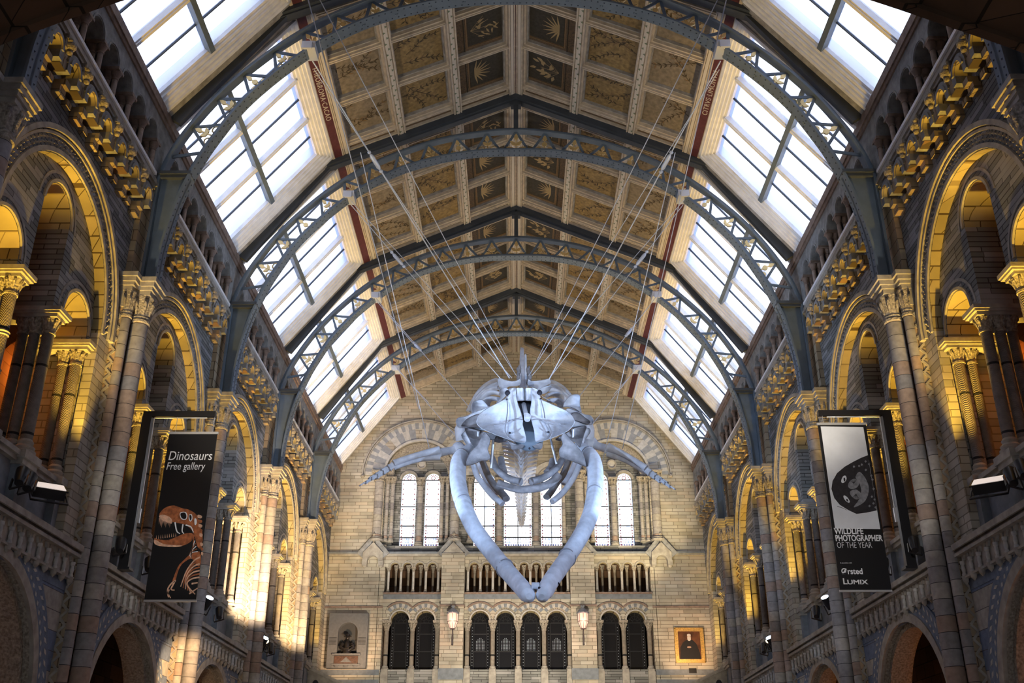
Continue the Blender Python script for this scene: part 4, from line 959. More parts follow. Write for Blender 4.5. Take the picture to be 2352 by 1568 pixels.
# columns of the end wall: generic builder
def column(name, r, h, ch, bh, mat, sq=1.5):
    root = empty(name, (0, 0, 0))
    g = MB(); g.lathe([(r * 1.6, 0), (r * 1.6, bh * .4), (r * 1.25, bh * .5), (r * 1.4, bh * .75), (r, bh)], (0, 0, 0), 14, 0); obj('base', g, 'moulding', root)
    g = MB(); g.lathe([(r, bh * .9), (r, h - ch * .9)], (0, 0, 0), 16, 0); obj('shaft', g, mat, root)
    g = MB(); g.lathe([(r, h - ch), (r * 1.2, h - ch + .02), (r * 1.2, h - ch + .04)], (0, 0, 0), 14, 0); capital(g, (0, 0, h - ch + .03), r, ch * .72, 0, 10, sq); g.lathe([(r * sq * 1.05, h - ch * .25), (r * sq * 1.15, h - ch * .1), (r * sq * 1.15, h)], (0, 0, 0), 4, 0, True); obj('capital', g, 'carved', root)
    return root
def rowof(proto, locs, labs, cat, group):
    for i, (l, lb) in enumerate(zip(locs, labs)):
        if i == 0: o = proto; o.location = l
        else: o = copy_tree(proto, l)
        o['label'] = lb; o['category'] = cat; o['group'] = group
big = [-6.25, -2.79, 2.83, 6.28]
rowof(column('window_column', .20, 3.22, .45, .22, 'drum'), [(x, D - .02 if abs(x) > 4 else D + .0, 12.90) for x in big],
      [f'thick round column between the end wall windows, {ORD[i]} from the left' for i in range(4)], 'column', 'thick columns beside the end wall windows')
med = sorted(q * x for x in (5.88, 5.64, 3.40, 3.14, 2.12) for q in (-1, 1))
rowof(column('window_shaft', .085, 3.0, .35, .18, 'drum', 1.7), [(x, D + .16, 12.92) for x in med],
      [f'slim grey shaft beside the end wall windows, {ORD[i]} from the left' for i in range(10)], 'column', 'slim shafts beside the end wall windows')
mid = [-4.40, -.79, .87, 4.40]
rowof(column('window_mullion_column', .13, 3.15, .42, .22, 'drum'), [(x, D + .28, 12.76) for x in mid],
      [f'column standing between two stained glass windows, {ORD[i]} from the left' for i in range(4)], 'column', 'columns between the stained glass windows')
segs = [(-5.36, 4, 'left'), (-1.87, 8, 'middle'), (3.79, 4, 'right')]
L_, B_ = [], []
for c0, n, nm in segs:
    for i in range(n + 1): L_.append((c0 - .2765 + i * .547, D + .10, 10.66)); B_.append(f'small column of the {nm} gallery arcade on the end wall, {ORD[i]} from the left')
rowof(column('gallery_column', .055, 1.12, .20, .16, 'pale_stone', 1.6), L_, B_, 'column', 'little columns of the end wall gallery, front row')
L_, B_ = [], []
for c0, n, nm in segs:
    for i in range(n): L_.append((c0 + i * .547, D + .55, 10.66)); B_.append(f'small rear column of the {nm} gallery arcade on the end wall, {ORD[i]} from the left')
rowof(column('gallery_column', .05, 1.3, .32, .16, 'shaft_small', 1.7), L_, B_, 'column', 'little columns of the end wall gallery, rear row')
low = [-5.60, -4.49, -3.42, -2.13, -1.04, .05, 1.16, 2.24, 3.53, 4.58, 5.67]
rowof(column('arcade_column', .095, 2.02, .42, .16, 'shaft_small', 1.75), [(x, D + .12, 7.46) for x in low],
      [f'carved column of the low arcade on the end wall, {(ORD + ["eleventh"])[i]} from the left' for i in range(11)], 'column', 'columns of the low end wall arcade')
g = MB(); g.box(-.15, .15, -.12, .25, 0, 1.0, 0); g.box(-.13, .13, -.10, .25, 1.0, 1.1, 0); pedm = mesh('pedestal', g, ['moulding'])
for i, x in enumerate(low):
    o = obj('pedestal', pedm, None, None, (x, D, 6.36)); tag(o, f'stone pedestal under the low arcade of the end wall, {(ORD + ["eleventh"])[i]} from the left', 'pedestal', 'pedestals of the low end wall arcade')
# gabled brackets
F = endplan
def gable():
    root = empty('gabled_bracket', (0, 0, 0))
    g = MB(); g.archwall(F, -.52, .52, .62, 0, .10, .26, -.30, 0, 12, 0, 0) ; 
    g2 = MB(); g2.archwall(F, -.44, .44, .46, 0, .08, .25, -.28, 0, 14, 0, 0)
    g2.prism([(-.44, .46), (.44, .46), (0, .92)], F, -.28, 0, 0)
    for s in (-1, 1): g2.box(*sorted((s * .25, s * .46)), -.30, 0, -.12, .10, 0); g2.lathe([(.0, -.22), (.09, -.16), (.11, -.12)], (s * .355, -.15, 0), 8, 0)
    obj('arched_front', g2, 'moulding', root)
    g = MB()
    for s in (-1, 1): g.bar((s * .58, -.17, .34), (0, -.17, 1.02), .36, .08, (0, 1, 0), 0)
    for v in range(0): pass
    obj('roof_slab', g, 'grey_moulding', root)
    g = MB(); g.lathe([(.03, .95), (.05, 1.02), (.09, 1.10), (.04, 1.2), (.08, 1.3), (.0, 1.42)], (0, -.2, 0), 8, 0); obj('finial', g, 'carved', root)
    return root
rowof(gable(), [(x, D - .0 if abs(x) > 4 else D - .02, 11.9) for x in (-6.33, -2.79, 2.84, 6.36)],
      [f'small gabled stone bracket under the windows, {ORD[i]} from the left' for i in range(4)], 'bracket', 'gabled brackets on the end wall')
# leaded screens behind the low arcade
LA = [-5.04, -3.94, -1.59, -.50, .60, 1.71, 4.02, 5.12]
for i, c in enumerate(LA):
    g = MB(); g.prism([(c - .41, 7.45)] + [(c - .41 * cos(pi * k / 12), 9.48 + .41 * sin(pi * k / 12)) for k in range(13)] + [(c + .41, 7.45)], F, D + .50, D + .52, 0)
    wn_ += 1; root = struct(f'window_{wn_}', g, 'leaded', f'dark leaded glass screen in the low arcade, {ORD[i]} from the left')
    g = MB()
    for z in (7.47, 8.25, 8.98, 9.45): g.box(c - .41, c + .41, D + .47, D + .5, z - .018, z + .018, 0)
    for x in (-.27, .27, .40, -.40): g.box(c + x - .012, c + x + .012, D + .47, D + .5, 7.45, 9.48, 0)
    g.arch(F, c, 9.48, .24, .26, D + .47, D + .5, 0, pi, 10, 0); g.arch(F, c, 9.48, .10, .12, D + .47, D + .5, 0, pi, 8, 0)
    for k in range(1, 6): a = pi * k / 6; g.bar((c + .11 * cos(a), D + .485, 9.48 + .11 * sin(a)), (c + .38 * cos(a), D + .485, 9.48 + .38 * sin(a)), .02, .03, (0, 1, 0), 0)
    obj('lead_frame', g, 'lead', root)
    g = MB()
    z = 7.55
    while z < 9.3:
        for x in (-.335, .335): g.box(c + x - .012, c + x + .012, D + .49, D + .5, z, z + .025, 0)
        z += .12
    if 2 <= i <= 5:
        rr = random.Random(i)
        for a in range(6):
            for b in range(9):
                if (a - 2.5) ** 2 / 9 + max(0, b - 5) ** 2 / 12 < .9: g.box(c - .17 + a * .065, c - .17 + a * .065 + .025, D + .49, D + .5, 8.3 + b * .06, 8.3 + b * .06 + .03, 0)
    obj('glass_stud', g, 'lead_stud', root)
    if i in (0, 1, 3, 5):
        for q in (-.1, .1):
            g = MB(); g.ball((0, 0, 0), .035, 0, 5, (1.5, 1, .8)); o = obj('candle_lamp', g, 'candle', None, (c + q, D + .8, 9.56)); g = MB(); g.box(-.006, .006, -.006, .006, .02, .38, 0); obj('rod', g, 'lantern_metal', o)
            tag(o, f'small orange lamp seen through the {ORD[i]} leaded screen, on its {"left" if q < 0 else "right"}', 'lamp', 'orange lamps behind the end wall')
# wall lanterns
def lantern():
    root = empty('wall_lantern', (0, 0, 0))
    g = MB(); g.lathe([(.10, .0), (.22, .30), (.22, .62)], (0, 0, 0), 8, 0); obj('glass', g, 'lantern_glow', root)
    g = MB()
    for k in range(8):
        a = 2 * pi * k / 8; d = Vector((cos(a), sin(a), 0)); g.bar(d * .225 + Vector((0, 0, .3)), d * .225 + Vector((0, 0, .62)), .02, .02, (0, 1, 0), 0); g.bar(d * .10, d * .225 + Vector((0, 0, .3)), .02, .02, (0, 1, 0), 0)
    g.lathe([(.235, .29), (.235, .31)], (0, 0, 0), 8, 0); g.lathe([(.11, -.02), (.11, .02)], (0, 0, 0), 8, 0); obj('cage', g, 'lantern_metal', root)
    g = MB(); g.lathe([(.27, .62), (.27, .66), (.12, .84), (.07, .86), (.07, .92)], (0, 0, 0), 8, 0)
    for k in range(8): a = 2 * pi * k / 8; g.ball((.25 * cos(a), .25 * sin(a), .68), .025, 0, 3)
    for k in range(6): a = 2 * pi * k / 6; g.ball((.07 * cos(a), .07 * sin(a), .95), .028, 0, 3)
    obj('crown', g, 'lantern_roof', root)
    g = MB(); g.tube([(0, 0, -.02), (0, 0, -.22), (0, .05, -.30), (0, .16, -.25), (0, .3, -.2)], .022, 6, 0); g.tube([(0, 0, -.2), (0, .02, -.4), (0, .05, -.6)], [.02, .045, .03], 8, 0); g.ball((0, .05, -.62), .05, 0, 5); obj('bracket', g, 'lantern_metal', root)
    return root
for i, x in enumerate((-2.72, 2.80)):
    lab = f'glowing octagonal wall lantern on the {"left" if x < 0 else "right"} brick pier of the end wall'
    if i == 0: lan0 = lantern(); o = lan0; o.location = (x, D - .72, 9.0)
    else: o = copy_tree(lan0, (x, D - .72, 9.0))
    tag(o, lab, 'lantern', 'wall lanterns of the end wall')
    light('POINT', (x, D - 1.1, 9.3), 28, (1.0, 0.45, 0.30), .12, name='lantern_light')
# memorial with bronze bust
root = empty('memorial_tablet', (-7.19, D, 7.47), 'grey stone memorial tablet with arched niche, left of the end wall', 'memorial')
F = endplan
g = MB(); g.archwall(F, -.83, .83, 2.25, 0, 1.45, .42, -.34, 0, 18, 0, 0)
for s in (-1, 1): g.box(*sorted((s * .42, s * .83)), -.34, 0, .55, 1.45, 0)
g.box(-.83, .83, -.34, 0, 0, .55, 0); g.box(-.60, .60, -.44, -.34, .50, .58, 0); g.box(-.60, .60, -.42, -.34, .10, .16, 0); g.box(-.42, .42, -.02, 0, .55, 1.88, 1)
obj('tablet', g, ['marble_grey', 'niche_shade'], root)
g = MB(); g.box(-.50, .50, -.39, -.33, .17, .48, 0); g.prism([(-.25, .22), (-.1, .34), (0, .44), (.08, .36), (.25, .22)], F, -.41, -.39, 1); obj('relief_panel', g, ['marble_dark', 'marble_grey'], root)
g = MB()
for s in (-1, 0, 1): g.ball((s * .40, -.38, .07), .09, 0, 5, (1.2, .6, .5))
obj('foot_scroll', g, 'marble_grey', root)
g = MB()
for s in (-1, 1):
    for k in range(6): g.box(*sorted((s * .46, s * .78)), -.348, -.34, .95 + k * .055, .965 + k * .055, 0)
obj('incised_text', g, 'black_metal', root)
root = empty('bust', (-7.19, D - .24, 8.06), 'dark bronze half-figure of a man in a hat, arms folded, in the grey memorial niche', 'statue')
g = MB()
g.tube([(0, 0, 0), (0, 0, .12), (0, -.01, .26), (0, -.02, .40), (0, -.02, .50), (0, -.03, .56)], [.30, .27, .22, .20, .10, .07], 14, 0, True, .62)
g.tube([(-.20, -.02, .40), (-.27, -.10, .24), (-.12, -.20, .17), (.10, -.22, .20)], [.09, .075, .055, .04], 8, 0); g.tube([(.20, -.02, .40), (.27, -.10, .22), (.10, -.19, .12), (-.08, -.21, .14)], [.09, .075, .055, .04], 8, 0)
g.ball((0, -.05, .65), .095, 0, 7, (.85, .95, 1.15)); g.ball((0, -.145, .64), .02, 0, 4)
g.tube([(-.28, -.12, .02), (.0, -.24, .20), (.36, -.22, .36)], [.012, .014, .01], 5, 0)
obj('body', g, 'bronze', root)
g = MB(); g.lathe([(.17, .70), (.16, .715), (.10, .73), (.085, .80), (.0, .83)], (0, -.05, 0), 14, 0); obj('hat', g, 'bronze', root)
# portrait in a gilt frame
root = empty('framed_portrait', (7.33, D - .10, 7.72), 'gilt framed portrait of a white-bearded person in a dark coat, right of the end wall', 'painting')
g = MB()
for a, b, c, d in ((-.60, .60, 0, .13), (-.60, .60, 1.27, 1.40), (-.60, -.47, .13, 1.27), (.47, .60, .13, 1.27)): g.box(a, b, -.03, .09, c, d, 0)
for a, b, c, d in ((-.62, .62, -.02, .03), (-.62, .62, 1.37, 1.42), (-.62, -.57, 0, 1.4), (.57, .62, 0, 1.4)): g.box(a, b, -.06, .09, c, d, 0)
obj('frame', g, 'frame_gold', root)
g = MB(); g.box(-.48, .48, .02, .05, .12, 1.28, 0)
def disc(cx, cz, rx, rz, m, y, n=14, a0=0): g.add([(cx + rx * cos(2 * pi * k / n), y, cz + rz * sin(2 * pi * k / n)) for k in range(n)], [tuple(range(n))], m)
g.prism([(-.42, .13), (-.40, .60), (-.28, .80), (-.12, .92), (.14, .92), (.30, .76), (.42, .40), (.44, .13)], F, .012, .02, 1)
disc(.0, 1.04, .085, .12, 2, .008); disc(-.0, .97, .075, .10, 3, .006); disc(.0, 1.12, .085, .05, 3, .004); disc(-.02, .62, .09, .035, 2, .006)
obj('canvas', g, ['canvas', 'coat', 'skin', 'beard'], root)
g = MB(); g.box(-.16, .16, -.02, .0, -.17, -.37 + .17 - .17, 0); o = obj('name_plaque', g, 'black_metal', None, (7.40, D - .02, 7.66)); tag(o, 'small black plaque on the wall below the gilt framed portrait', 'plaque')
# staircase parapets at the foot of the end wall
for s in (-1, 1):
    root = empty('stair_parapet', (s * 8.6, D - 1.0, 0), f'sloping stone stair parapet at the foot of the end wall, {SIDE[s]} side', 'parapet', 'stair parapets', s=s)
    g = MB(); g.prism([(0, 4.0), (0, 7.32), (-3.2, 5.9), (-3.2, 4.0)], endplan, -.15, .15, 0); obj('panel', g, 'moulding', root)
    g = MB(); g.bar((.05, 0, 7.40), (-3.2, 0, 5.95), .50, .12, (0, 0, 1), 0); obj('coping', g, 'moulding', root)
    g = MB()
    for k in range(6): x = -.35 - k * .48; g.prism([(x + .13 * cos(2 * pi * j / 12), 7.0 + x * .445 - .12 + .17 * sin(2 * pi * j / 12)) for j in range(12)], endplan, -.17, -.14, 0)
    obj('piercing', g, 'hole', root)
# ============================================================ CLOSING THE HALL
g = MB(); g.box(-13, 13, -4, 50, -.3, 0, 0); struct('floor', g, 'floor_stone', 'pale stone floor of the hall, below the picture')
# front: broad stone arch the photograph is taken from under
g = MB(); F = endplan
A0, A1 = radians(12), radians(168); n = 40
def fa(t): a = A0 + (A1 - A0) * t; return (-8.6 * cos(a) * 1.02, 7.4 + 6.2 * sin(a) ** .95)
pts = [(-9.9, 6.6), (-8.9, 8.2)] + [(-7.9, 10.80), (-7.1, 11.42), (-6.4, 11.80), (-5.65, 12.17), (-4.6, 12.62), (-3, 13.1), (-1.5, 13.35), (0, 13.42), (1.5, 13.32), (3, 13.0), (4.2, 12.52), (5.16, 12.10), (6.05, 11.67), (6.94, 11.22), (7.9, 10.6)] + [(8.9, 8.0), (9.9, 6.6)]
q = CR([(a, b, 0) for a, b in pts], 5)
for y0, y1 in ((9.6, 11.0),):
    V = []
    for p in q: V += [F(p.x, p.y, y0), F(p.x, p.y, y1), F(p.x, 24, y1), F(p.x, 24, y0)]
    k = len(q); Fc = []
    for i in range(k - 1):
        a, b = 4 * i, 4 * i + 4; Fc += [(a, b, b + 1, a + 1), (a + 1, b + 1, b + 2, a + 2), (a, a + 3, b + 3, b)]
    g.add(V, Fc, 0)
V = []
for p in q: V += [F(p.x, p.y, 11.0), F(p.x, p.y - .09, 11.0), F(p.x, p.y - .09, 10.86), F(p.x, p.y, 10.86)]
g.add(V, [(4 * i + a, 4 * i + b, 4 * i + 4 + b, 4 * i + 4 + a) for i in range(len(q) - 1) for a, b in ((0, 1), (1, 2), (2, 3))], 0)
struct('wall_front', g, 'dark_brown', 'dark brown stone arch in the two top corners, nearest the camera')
g = MB(); g.box(-13, 13, -4, 9.6, 14.5, 14.7, 0); g.box(-13, 13, -4.2, -4, 6.5, 24, 0); g.box(-13, -3.2, -4.2, -4, 0, 6.5, 0); g.box(3.2, 13, -4.2, -4, 0, 6.5, 0); g.box(-.3, .3, -4.2, -4, 0, 6.5, 0); g.box(-3.2, 3.2, -4.2, -4, 3.2, 3.5, 0)
for s in (-1, 1): g.box(*sorted((s * 12.9, s * 13.2)), -4, 50, -.3, 16.6, 0); g.box(*sorted((s * 9.9, s * 13)), 9.6, 11.2, 0, 24, 0)
g.box(-13, -8.7, D, D + .3, 0, 16.7, 0); g.box(8.7, 13, D, D + .3, 0, 16.7, 0); g.box(-13, 13, D + 3.1, D + 3.3, 0, 12.45, 0); g.box(-13, 13, D + .7, D + 3.3, 12.4, 12.5, 0)
struct('wall_outer', g, 'dark_brown', 'outer shell of the building beyond the galleries')

# ============================================================ WHALE SKELETON
whale = empty('whale_skeleton', at(1205, 960, 25), 'blue whale skeleton hanging head first from roof cables, jaws open', 'skeleton')
WO = Vector(whale.location)
def wpart(name, g, mats): 
    g.v = [tuple(Vector(v) - WO) for v in g.v]; return obj(name, g, mats, whale)
def px(sc_, ox, oy, pts): return [(ox + a / sc_, oy + b / sc_) for a, b in pts]
def pillow(g, out, Yf, th, inset=.12, m=0, mb=None):
    """rounded plate: outline in photo pixels, depth Yf(x, y), thickness th metres"""
    n = len(out); ar = sum(out[i][0] * out[(i + 1) % n][1] - out[(i + 1) % n][0] * out[i][1] for i in range(n)); sg = 1 if ar > 0 else -1
    def ins(d):
        o = []
        for i in range(n):
            a, b, c = Vector(out[i - 1]), Vector(out[i]), Vector(out[(i + 1) % n]); e = ((b - a).normalized() + (c - b).normalized()); e = e.normalized() if e.length > 1e-5 else (c - b).normalized()
            o.append(b + Vector((-e.y, e.x)) * sg * d)
        return o
    L = [(ins(inset * 10), 0), (ins(inset * 3), th * .12), (out, th * .45), (out, th * .75), (ins(inset * 6), th)]
    base = len(g.v); V = []
    for P, dy in L: V += [at(p[0], p[1], Yf(p[0], p[1]) + dy) for p in P]
    tr = tessellate_polygon([[Vector((p[0], p[1], 0)) for p in L[0][0]]]); tr2 = tessellate_polygon([[Vector((p[0], p[1], 0)) for p in L[-1][0]]])
    g.add(V, [tuple(t) for t in tr] + [tuple(4 * n + i for i in t) for t in tr2] + [(k * n + i, k * n + (i + 1) % n, (k + 1) * n + (i + 1) % n, (k + 1) * n + i) for k in range(4) for i in range(n)], m, True)
C6 = (4.073, 1040, 860)
def smooth2(pts, n=3):
    P = [Vector((*p, 0)) for p in pts]; k = len(P); o = []
    for i in range(k):
        a, b, c, d = P[i - 1], P[i], P[(i + 1) % k], P[(i + 2) % k]
        for j in range(n):
            t = j / n; v = 0.5 * ((2 * b) + (c - a) * t + (2 * a - 5 * b + 4 * c - d) * t * t + (3 * b - a - 3 * c + d) * t ** 3); o.append((v.x, v.y))
    return o
Ysk = lambda x, y: 24.9 + ((x - 1209) / 115) ** 2 * .55 - (y - 890) / 125 * .8
lm = smooth2(px(*C6, [(590, 122), (525, 133), (512, 205), (420, 262), (330, 308), (250, 368), (222, 438), (240, 482), (300, 522), (420, 572), (560, 620), (676, 634), (679, 560), (655, 470), (657, 425), (638, 350), (606, 262), (592, 170)]))
rm = smooth2(px(*C6, [(738, 118), (812, 150), (822, 222), (900, 262), (985, 300), (1080, 345), (1128, 405), (1138, 450), (1090, 518), (1000, 565), (900, 605), (800, 630), (770, 612), (760, 530), (740, 450), (722, 350), (734, 262), (737, 180)]))
g = MB(); pillow(g, lm, Ysk, .35); pillow(g, rm, Ysk, .35); wpart('skull_plate', g, 'bone')
# sutures and bolt holes of the skull
g = MB()
for pl in ([(385, 472), (495, 458), (560, 422), (620, 418), (655, 424)], [(505, 205), (512, 330), (500, 430), (490, 520), (520, 585), (570, 622)], [(1005, 462), (900, 456), (840, 425), (780, 418), (735, 428)], [(820, 225), (850, 330), (862, 410)], [(890, 460), (925, 540), (900, 600)]):
    P = [at(x, y, Ysk(x, y) - .045) for x, y in px(*C6, pl)]; g.tube(CR(P, 4), .016, 5, 0)
wpart('suture', g, 'bone_line')
g = MB()
for p in px(*C6, [(506, 233), (822, 228), (533, 545), (895, 538), (718, 690)]): g.ball(at(*p, Ysk(*p) - .04), .03, 0, 4)
for p in px(*C6, [(512, 172), (812, 170)]): g.ball(at(*p, Ysk(*p) - .02), .075, 0, 5)
wpart('bolt_hole', g, 'hole')
g = MB(); c = at(*px(*C6, [(697, 400)])[0], 24.0); g.tube([c + Vector((0, -.08, 0)), c + Vector((0, .1, 0))], .085, 14, 0); g.tube([c + Vector((0, -.12, 0)), c + Vector((0, -.06, 0))], .04, 12, 0)
g.tube([at(1203, 928, 25.1), at(1208, 952, 24.6)], .06, 10, 0); wpart('mounting_boss', g, 'steel')
g = MB(); pillow(g, px(*C6, [(595, 128), (735, 128), (732, 240), (600, 248)]), lambda x, y: 25.0, .9); 
for x in (612, 640, 700, 722): P = [at(*p, 24.93) for p in px(*C6, [(x, 130), (x + 4, 240)])]; g.tube(P, .05, 8, 0)
wpart('first_vertebra', g, 'bone')
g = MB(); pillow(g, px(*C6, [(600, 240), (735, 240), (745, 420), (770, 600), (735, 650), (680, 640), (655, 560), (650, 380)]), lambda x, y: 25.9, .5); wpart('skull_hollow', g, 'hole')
g = MB(); g.ball(at(*px(*C6, [(715, 575)])[0], 25.2), .40, 0, 9); wpart('throat_ball', g, 'iron_blue')
# cheek bones: squamosals
Ych = lambda x, y: 25.6 + abs(x - 1209) / 150 * .6
g = MB(); pillow(g, smooth2(px(*C6, [(28, 430), (55, 400), (120, 388), (200, 350), (300, 315), (345, 300), (330, 400), (260, 470), (300, 525), (180, 515), (110, 495), (65, 500), (35, 475)])), Ych, .5)
pillow(g, smooth2(px(*C6, [(1320, 430), (1290, 382), (1240, 372), (1180, 345), (1090, 315), (1060, 330), (1080, 400), (1120, 460), (1100, 500), (1190, 495), (1260, 470), (1300, 470)])), Ych, .5)
wpart('cheek_bone', g, 'bone')
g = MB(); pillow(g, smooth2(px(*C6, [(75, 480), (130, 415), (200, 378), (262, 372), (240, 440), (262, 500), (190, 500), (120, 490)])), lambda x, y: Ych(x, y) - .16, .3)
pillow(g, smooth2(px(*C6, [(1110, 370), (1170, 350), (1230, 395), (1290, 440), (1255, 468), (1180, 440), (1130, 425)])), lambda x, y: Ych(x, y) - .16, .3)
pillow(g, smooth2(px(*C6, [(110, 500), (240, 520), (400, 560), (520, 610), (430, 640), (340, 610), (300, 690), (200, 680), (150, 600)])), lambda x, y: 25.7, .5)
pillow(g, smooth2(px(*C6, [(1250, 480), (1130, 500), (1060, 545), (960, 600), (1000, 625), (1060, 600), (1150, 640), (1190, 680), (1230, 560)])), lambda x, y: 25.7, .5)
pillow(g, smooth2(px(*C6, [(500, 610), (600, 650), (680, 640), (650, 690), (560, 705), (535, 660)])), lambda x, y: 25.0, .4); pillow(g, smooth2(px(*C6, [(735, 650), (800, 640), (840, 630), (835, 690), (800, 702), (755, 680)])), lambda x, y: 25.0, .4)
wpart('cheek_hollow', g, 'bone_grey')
g = MB(); pillow(g, smooth2(px(*C6, [(178, 340), (180, 265), (225, 240), (272, 232), (305, 262), (330, 305), (260, 345), (185, 380)])), lambda x, y: 26.1, .3); wpart('scapula', g, 'bone')
g = MB(); pillow(g, smooth2(px(*C6, [(1030, 300), (1060, 230), (1105, 190), (1160, 182), (1192, 200), (1190, 270), (1205, 360), (1140, 320), (1080, 305)])), lambda x, y: 26.1, .3); wpart('scapula', g, 'bone')
g = MB(); pillow(g, smooth2(px(*C6, [(75, 565), (125, 530), (150, 570), (190, 620), (215, 680), (165, 700), (120, 650)])), lambda x, y: 26.3, .3); wpart('shoulder_blade', g, 'bone')
g = MB(); pillow(g, smooth2(px(*C6, [(1212, 560), (1232, 510), (1275, 500), (1292, 535), (1250, 600), (1225, 680), (1180, 680), (1205, 620)])), lambda x, y: 26.3, .3); wpart('shoulder_blade', g, 'bone')
g = MB(); pillow(g, smooth2(px(*C6, [(300, 540), (350, 590), (345, 650), (330, 700), (352, 770), (322, 805), (270, 808), (215, 832), (135, 852), (130, 800), (165, 725), (225, 660), (260, 600)])), lambda x, y: 25.1, .35); wpart('jaw_joint_bone', g, 'bone_grey')
g = MB(); pillow(g, smooth2(px(*C6, [(1045, 540), (1010, 590), (1025, 650), (995, 700), (1000, 765), (1045, 790), (1110, 810), (1180, 838), (1248, 862), (1240, 800), (1210, 730), (1165, 670), (1110, 610)])), lambda x, y: 25.1, .35); wpart('jaw_joint_bone', g, 'bone_grey')
# lower jaws
C3 = (3.919, 1000, 1000)
def jaw(side, pts, rings, holes):
    P = px(*C3, pts); n = len(P); W_ = []
    for i, p in enumerate(P):
        t = i / (n - 1); W_.append(at(p[0], p[1], 26.2 - 5.6 * t ** 1.15))
    S = CR(W_, 6); rad = []
    for i in range(len(S)):
        t = i / (len(S) - 1); r = .205 * (1 if t > .12 else .72 + .28 * t / .12) * (1 if t < .3 else 1 - .16 * (t - .3) / .7)
        if t > .985: r *= .80
        rad.append(r)
    S.append(S[-1] + (S[-1] - S[-2]) * .6); rad.append(rad[-1] * .45)
    g = MB(); g.tube(S, rad, 20, 0, True, 1.12); o = wpart('jaw_bone', g, 'bone')
    for t in rings:
        i = int(t * (len(S) - 2)); d = (S[i + 1] - S[i]).normalized(); g = MB(); g.tube([S[i] - d * .02, S[i] + d * .02], rad[i] + .012, 22, 0, True, 1.12)
        g.v = [tuple(Vector(v) - WO) for v in g.v]; obj('joint_band', g, 'bone_line', o)
    g = MB()
    for hx, hy in px(*C3, holes):
        i = min(range(len(S)), key=lambda k: abs(1e3 * 0 + (lambda q: (q[0] - hx) ** 2 + (q[1] - hy) ** 2)(proj(S[k])))); c = at(hx, hy, S[i].y); dd = (c - Vector((0, 0, CAM_Z))).normalized(); g.ball(c - dd * rad[i] * .98, .028, 0, 4)
    g.v = [tuple(Vector(v) - WO) for v in g.v]; obj('bolt_hole', g, 'hole', o)
def proj(v):
    d = v - Vector((0, 0, CAM_Z)); k = d.dot(FW); return (1176 + FPX * d.dot(RT) / k, 784 - FPX * d.dot(UP) / k)
jaw(-1, [(335, 120), (262, 165), (212, 240), (203, 330), (205, 420), (222, 520), (250, 610), (285, 705), (345, 830), (430, 950), (520, 1065), (610, 1175), (700, 1280), (780, 1370), (838, 1440)], (.10, .43, .80), [(208, 272), (203, 360), (208, 478), (240, 602), (311, 757), (683, 1330), (838, 1357)])
jaw(1, [(1280, 100), (1350, 150), (1410, 215), (1435, 300), (1440, 390), (1438, 480), (1428, 570), (1405, 680), (1365, 790), (1310, 900), (1245, 1005), (1175, 1115), (1105, 1215), (1035, 1315), (965, 1440)], (.10, .40, .78), [(1410, 228), (1438, 346), (1438, 468), (1420, 635), (1360, 760), (1105, 1330), (935, 1370)])
g = MB(); g.tube([at(1221, 1345, 20.7), at(1238, 1345, 20.7)], .07, 8, 0); wpart('chin_brace', g, 'bone')
# tongue bone and the hanging front ribs
def bonetube(name, P, rr, Y0, Y1, mat='bone', n=10, sq=.7, C=C3):
    P = px(*C, P) if C else P; m = len(P); W_ = [at(p[0], p[1], Y0 + (Y1 - Y0) * i / (m - 1)) for i, p in enumerate(P)]; S = CR(W_, 5)
    r = [(rr[0] + (rr[1] - rr[0]) * i / (len(S) - 1)) for i in range(len(S))]
    g = MB(); g.tube(S, r, n, 0, True, sq); return wpart(name, g, mat)
bonetube('tongue_bone', [(560, 425), (660, 462), (760, 485), (850, 480), (940, 468), (1040, 425), (1115, 355)], (.13, .15), 25.5, 25.5, 'bone_grey')
for P, r, Y in (([(345, 270), (375, 360), (440, 450), (520, 545), (605, 615)], (.10, .12), 28), ([(425, 235), (480, 370), (545, 465), (600, 520), (640, 570)], (.12, .14), 27.2), ([(505, 190), (545, 290), (600, 345), (680, 395), (770, 415)], (.11, .15), 26.5), ([(385, 240), (430, 350), (480, 430), (560, 520)], (.09, .10), 28.6), ([(590, 200), (600, 270), (610, 330)], (.09, .12), 27.0)):
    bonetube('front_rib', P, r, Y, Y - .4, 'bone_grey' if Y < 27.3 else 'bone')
for P, r, Y in (([(1145, 210), (1095, 290), (1020, 350), (930, 395), (860, 412)], (.12, .15), 26.5), ([(1195, 235), (1150, 350), (1090, 430), (1045, 500), (1000, 555)], (.12, .13), 27.2), ([(1300, 255), (1250, 370), (1190, 460), (1120, 540), (1050, 595)], (.11, .12), 28), ([(1260, 240), (1215, 340), (1160, 430)], (.09, .11), 28.6), ([(1055, 215), (1045, 280), (1010, 330)], (.09, .12), 27.0)):
    bonetube('front_rib', P, r, Y, Y - .4, 'bone_grey' if Y < 27.3 else 'bone')
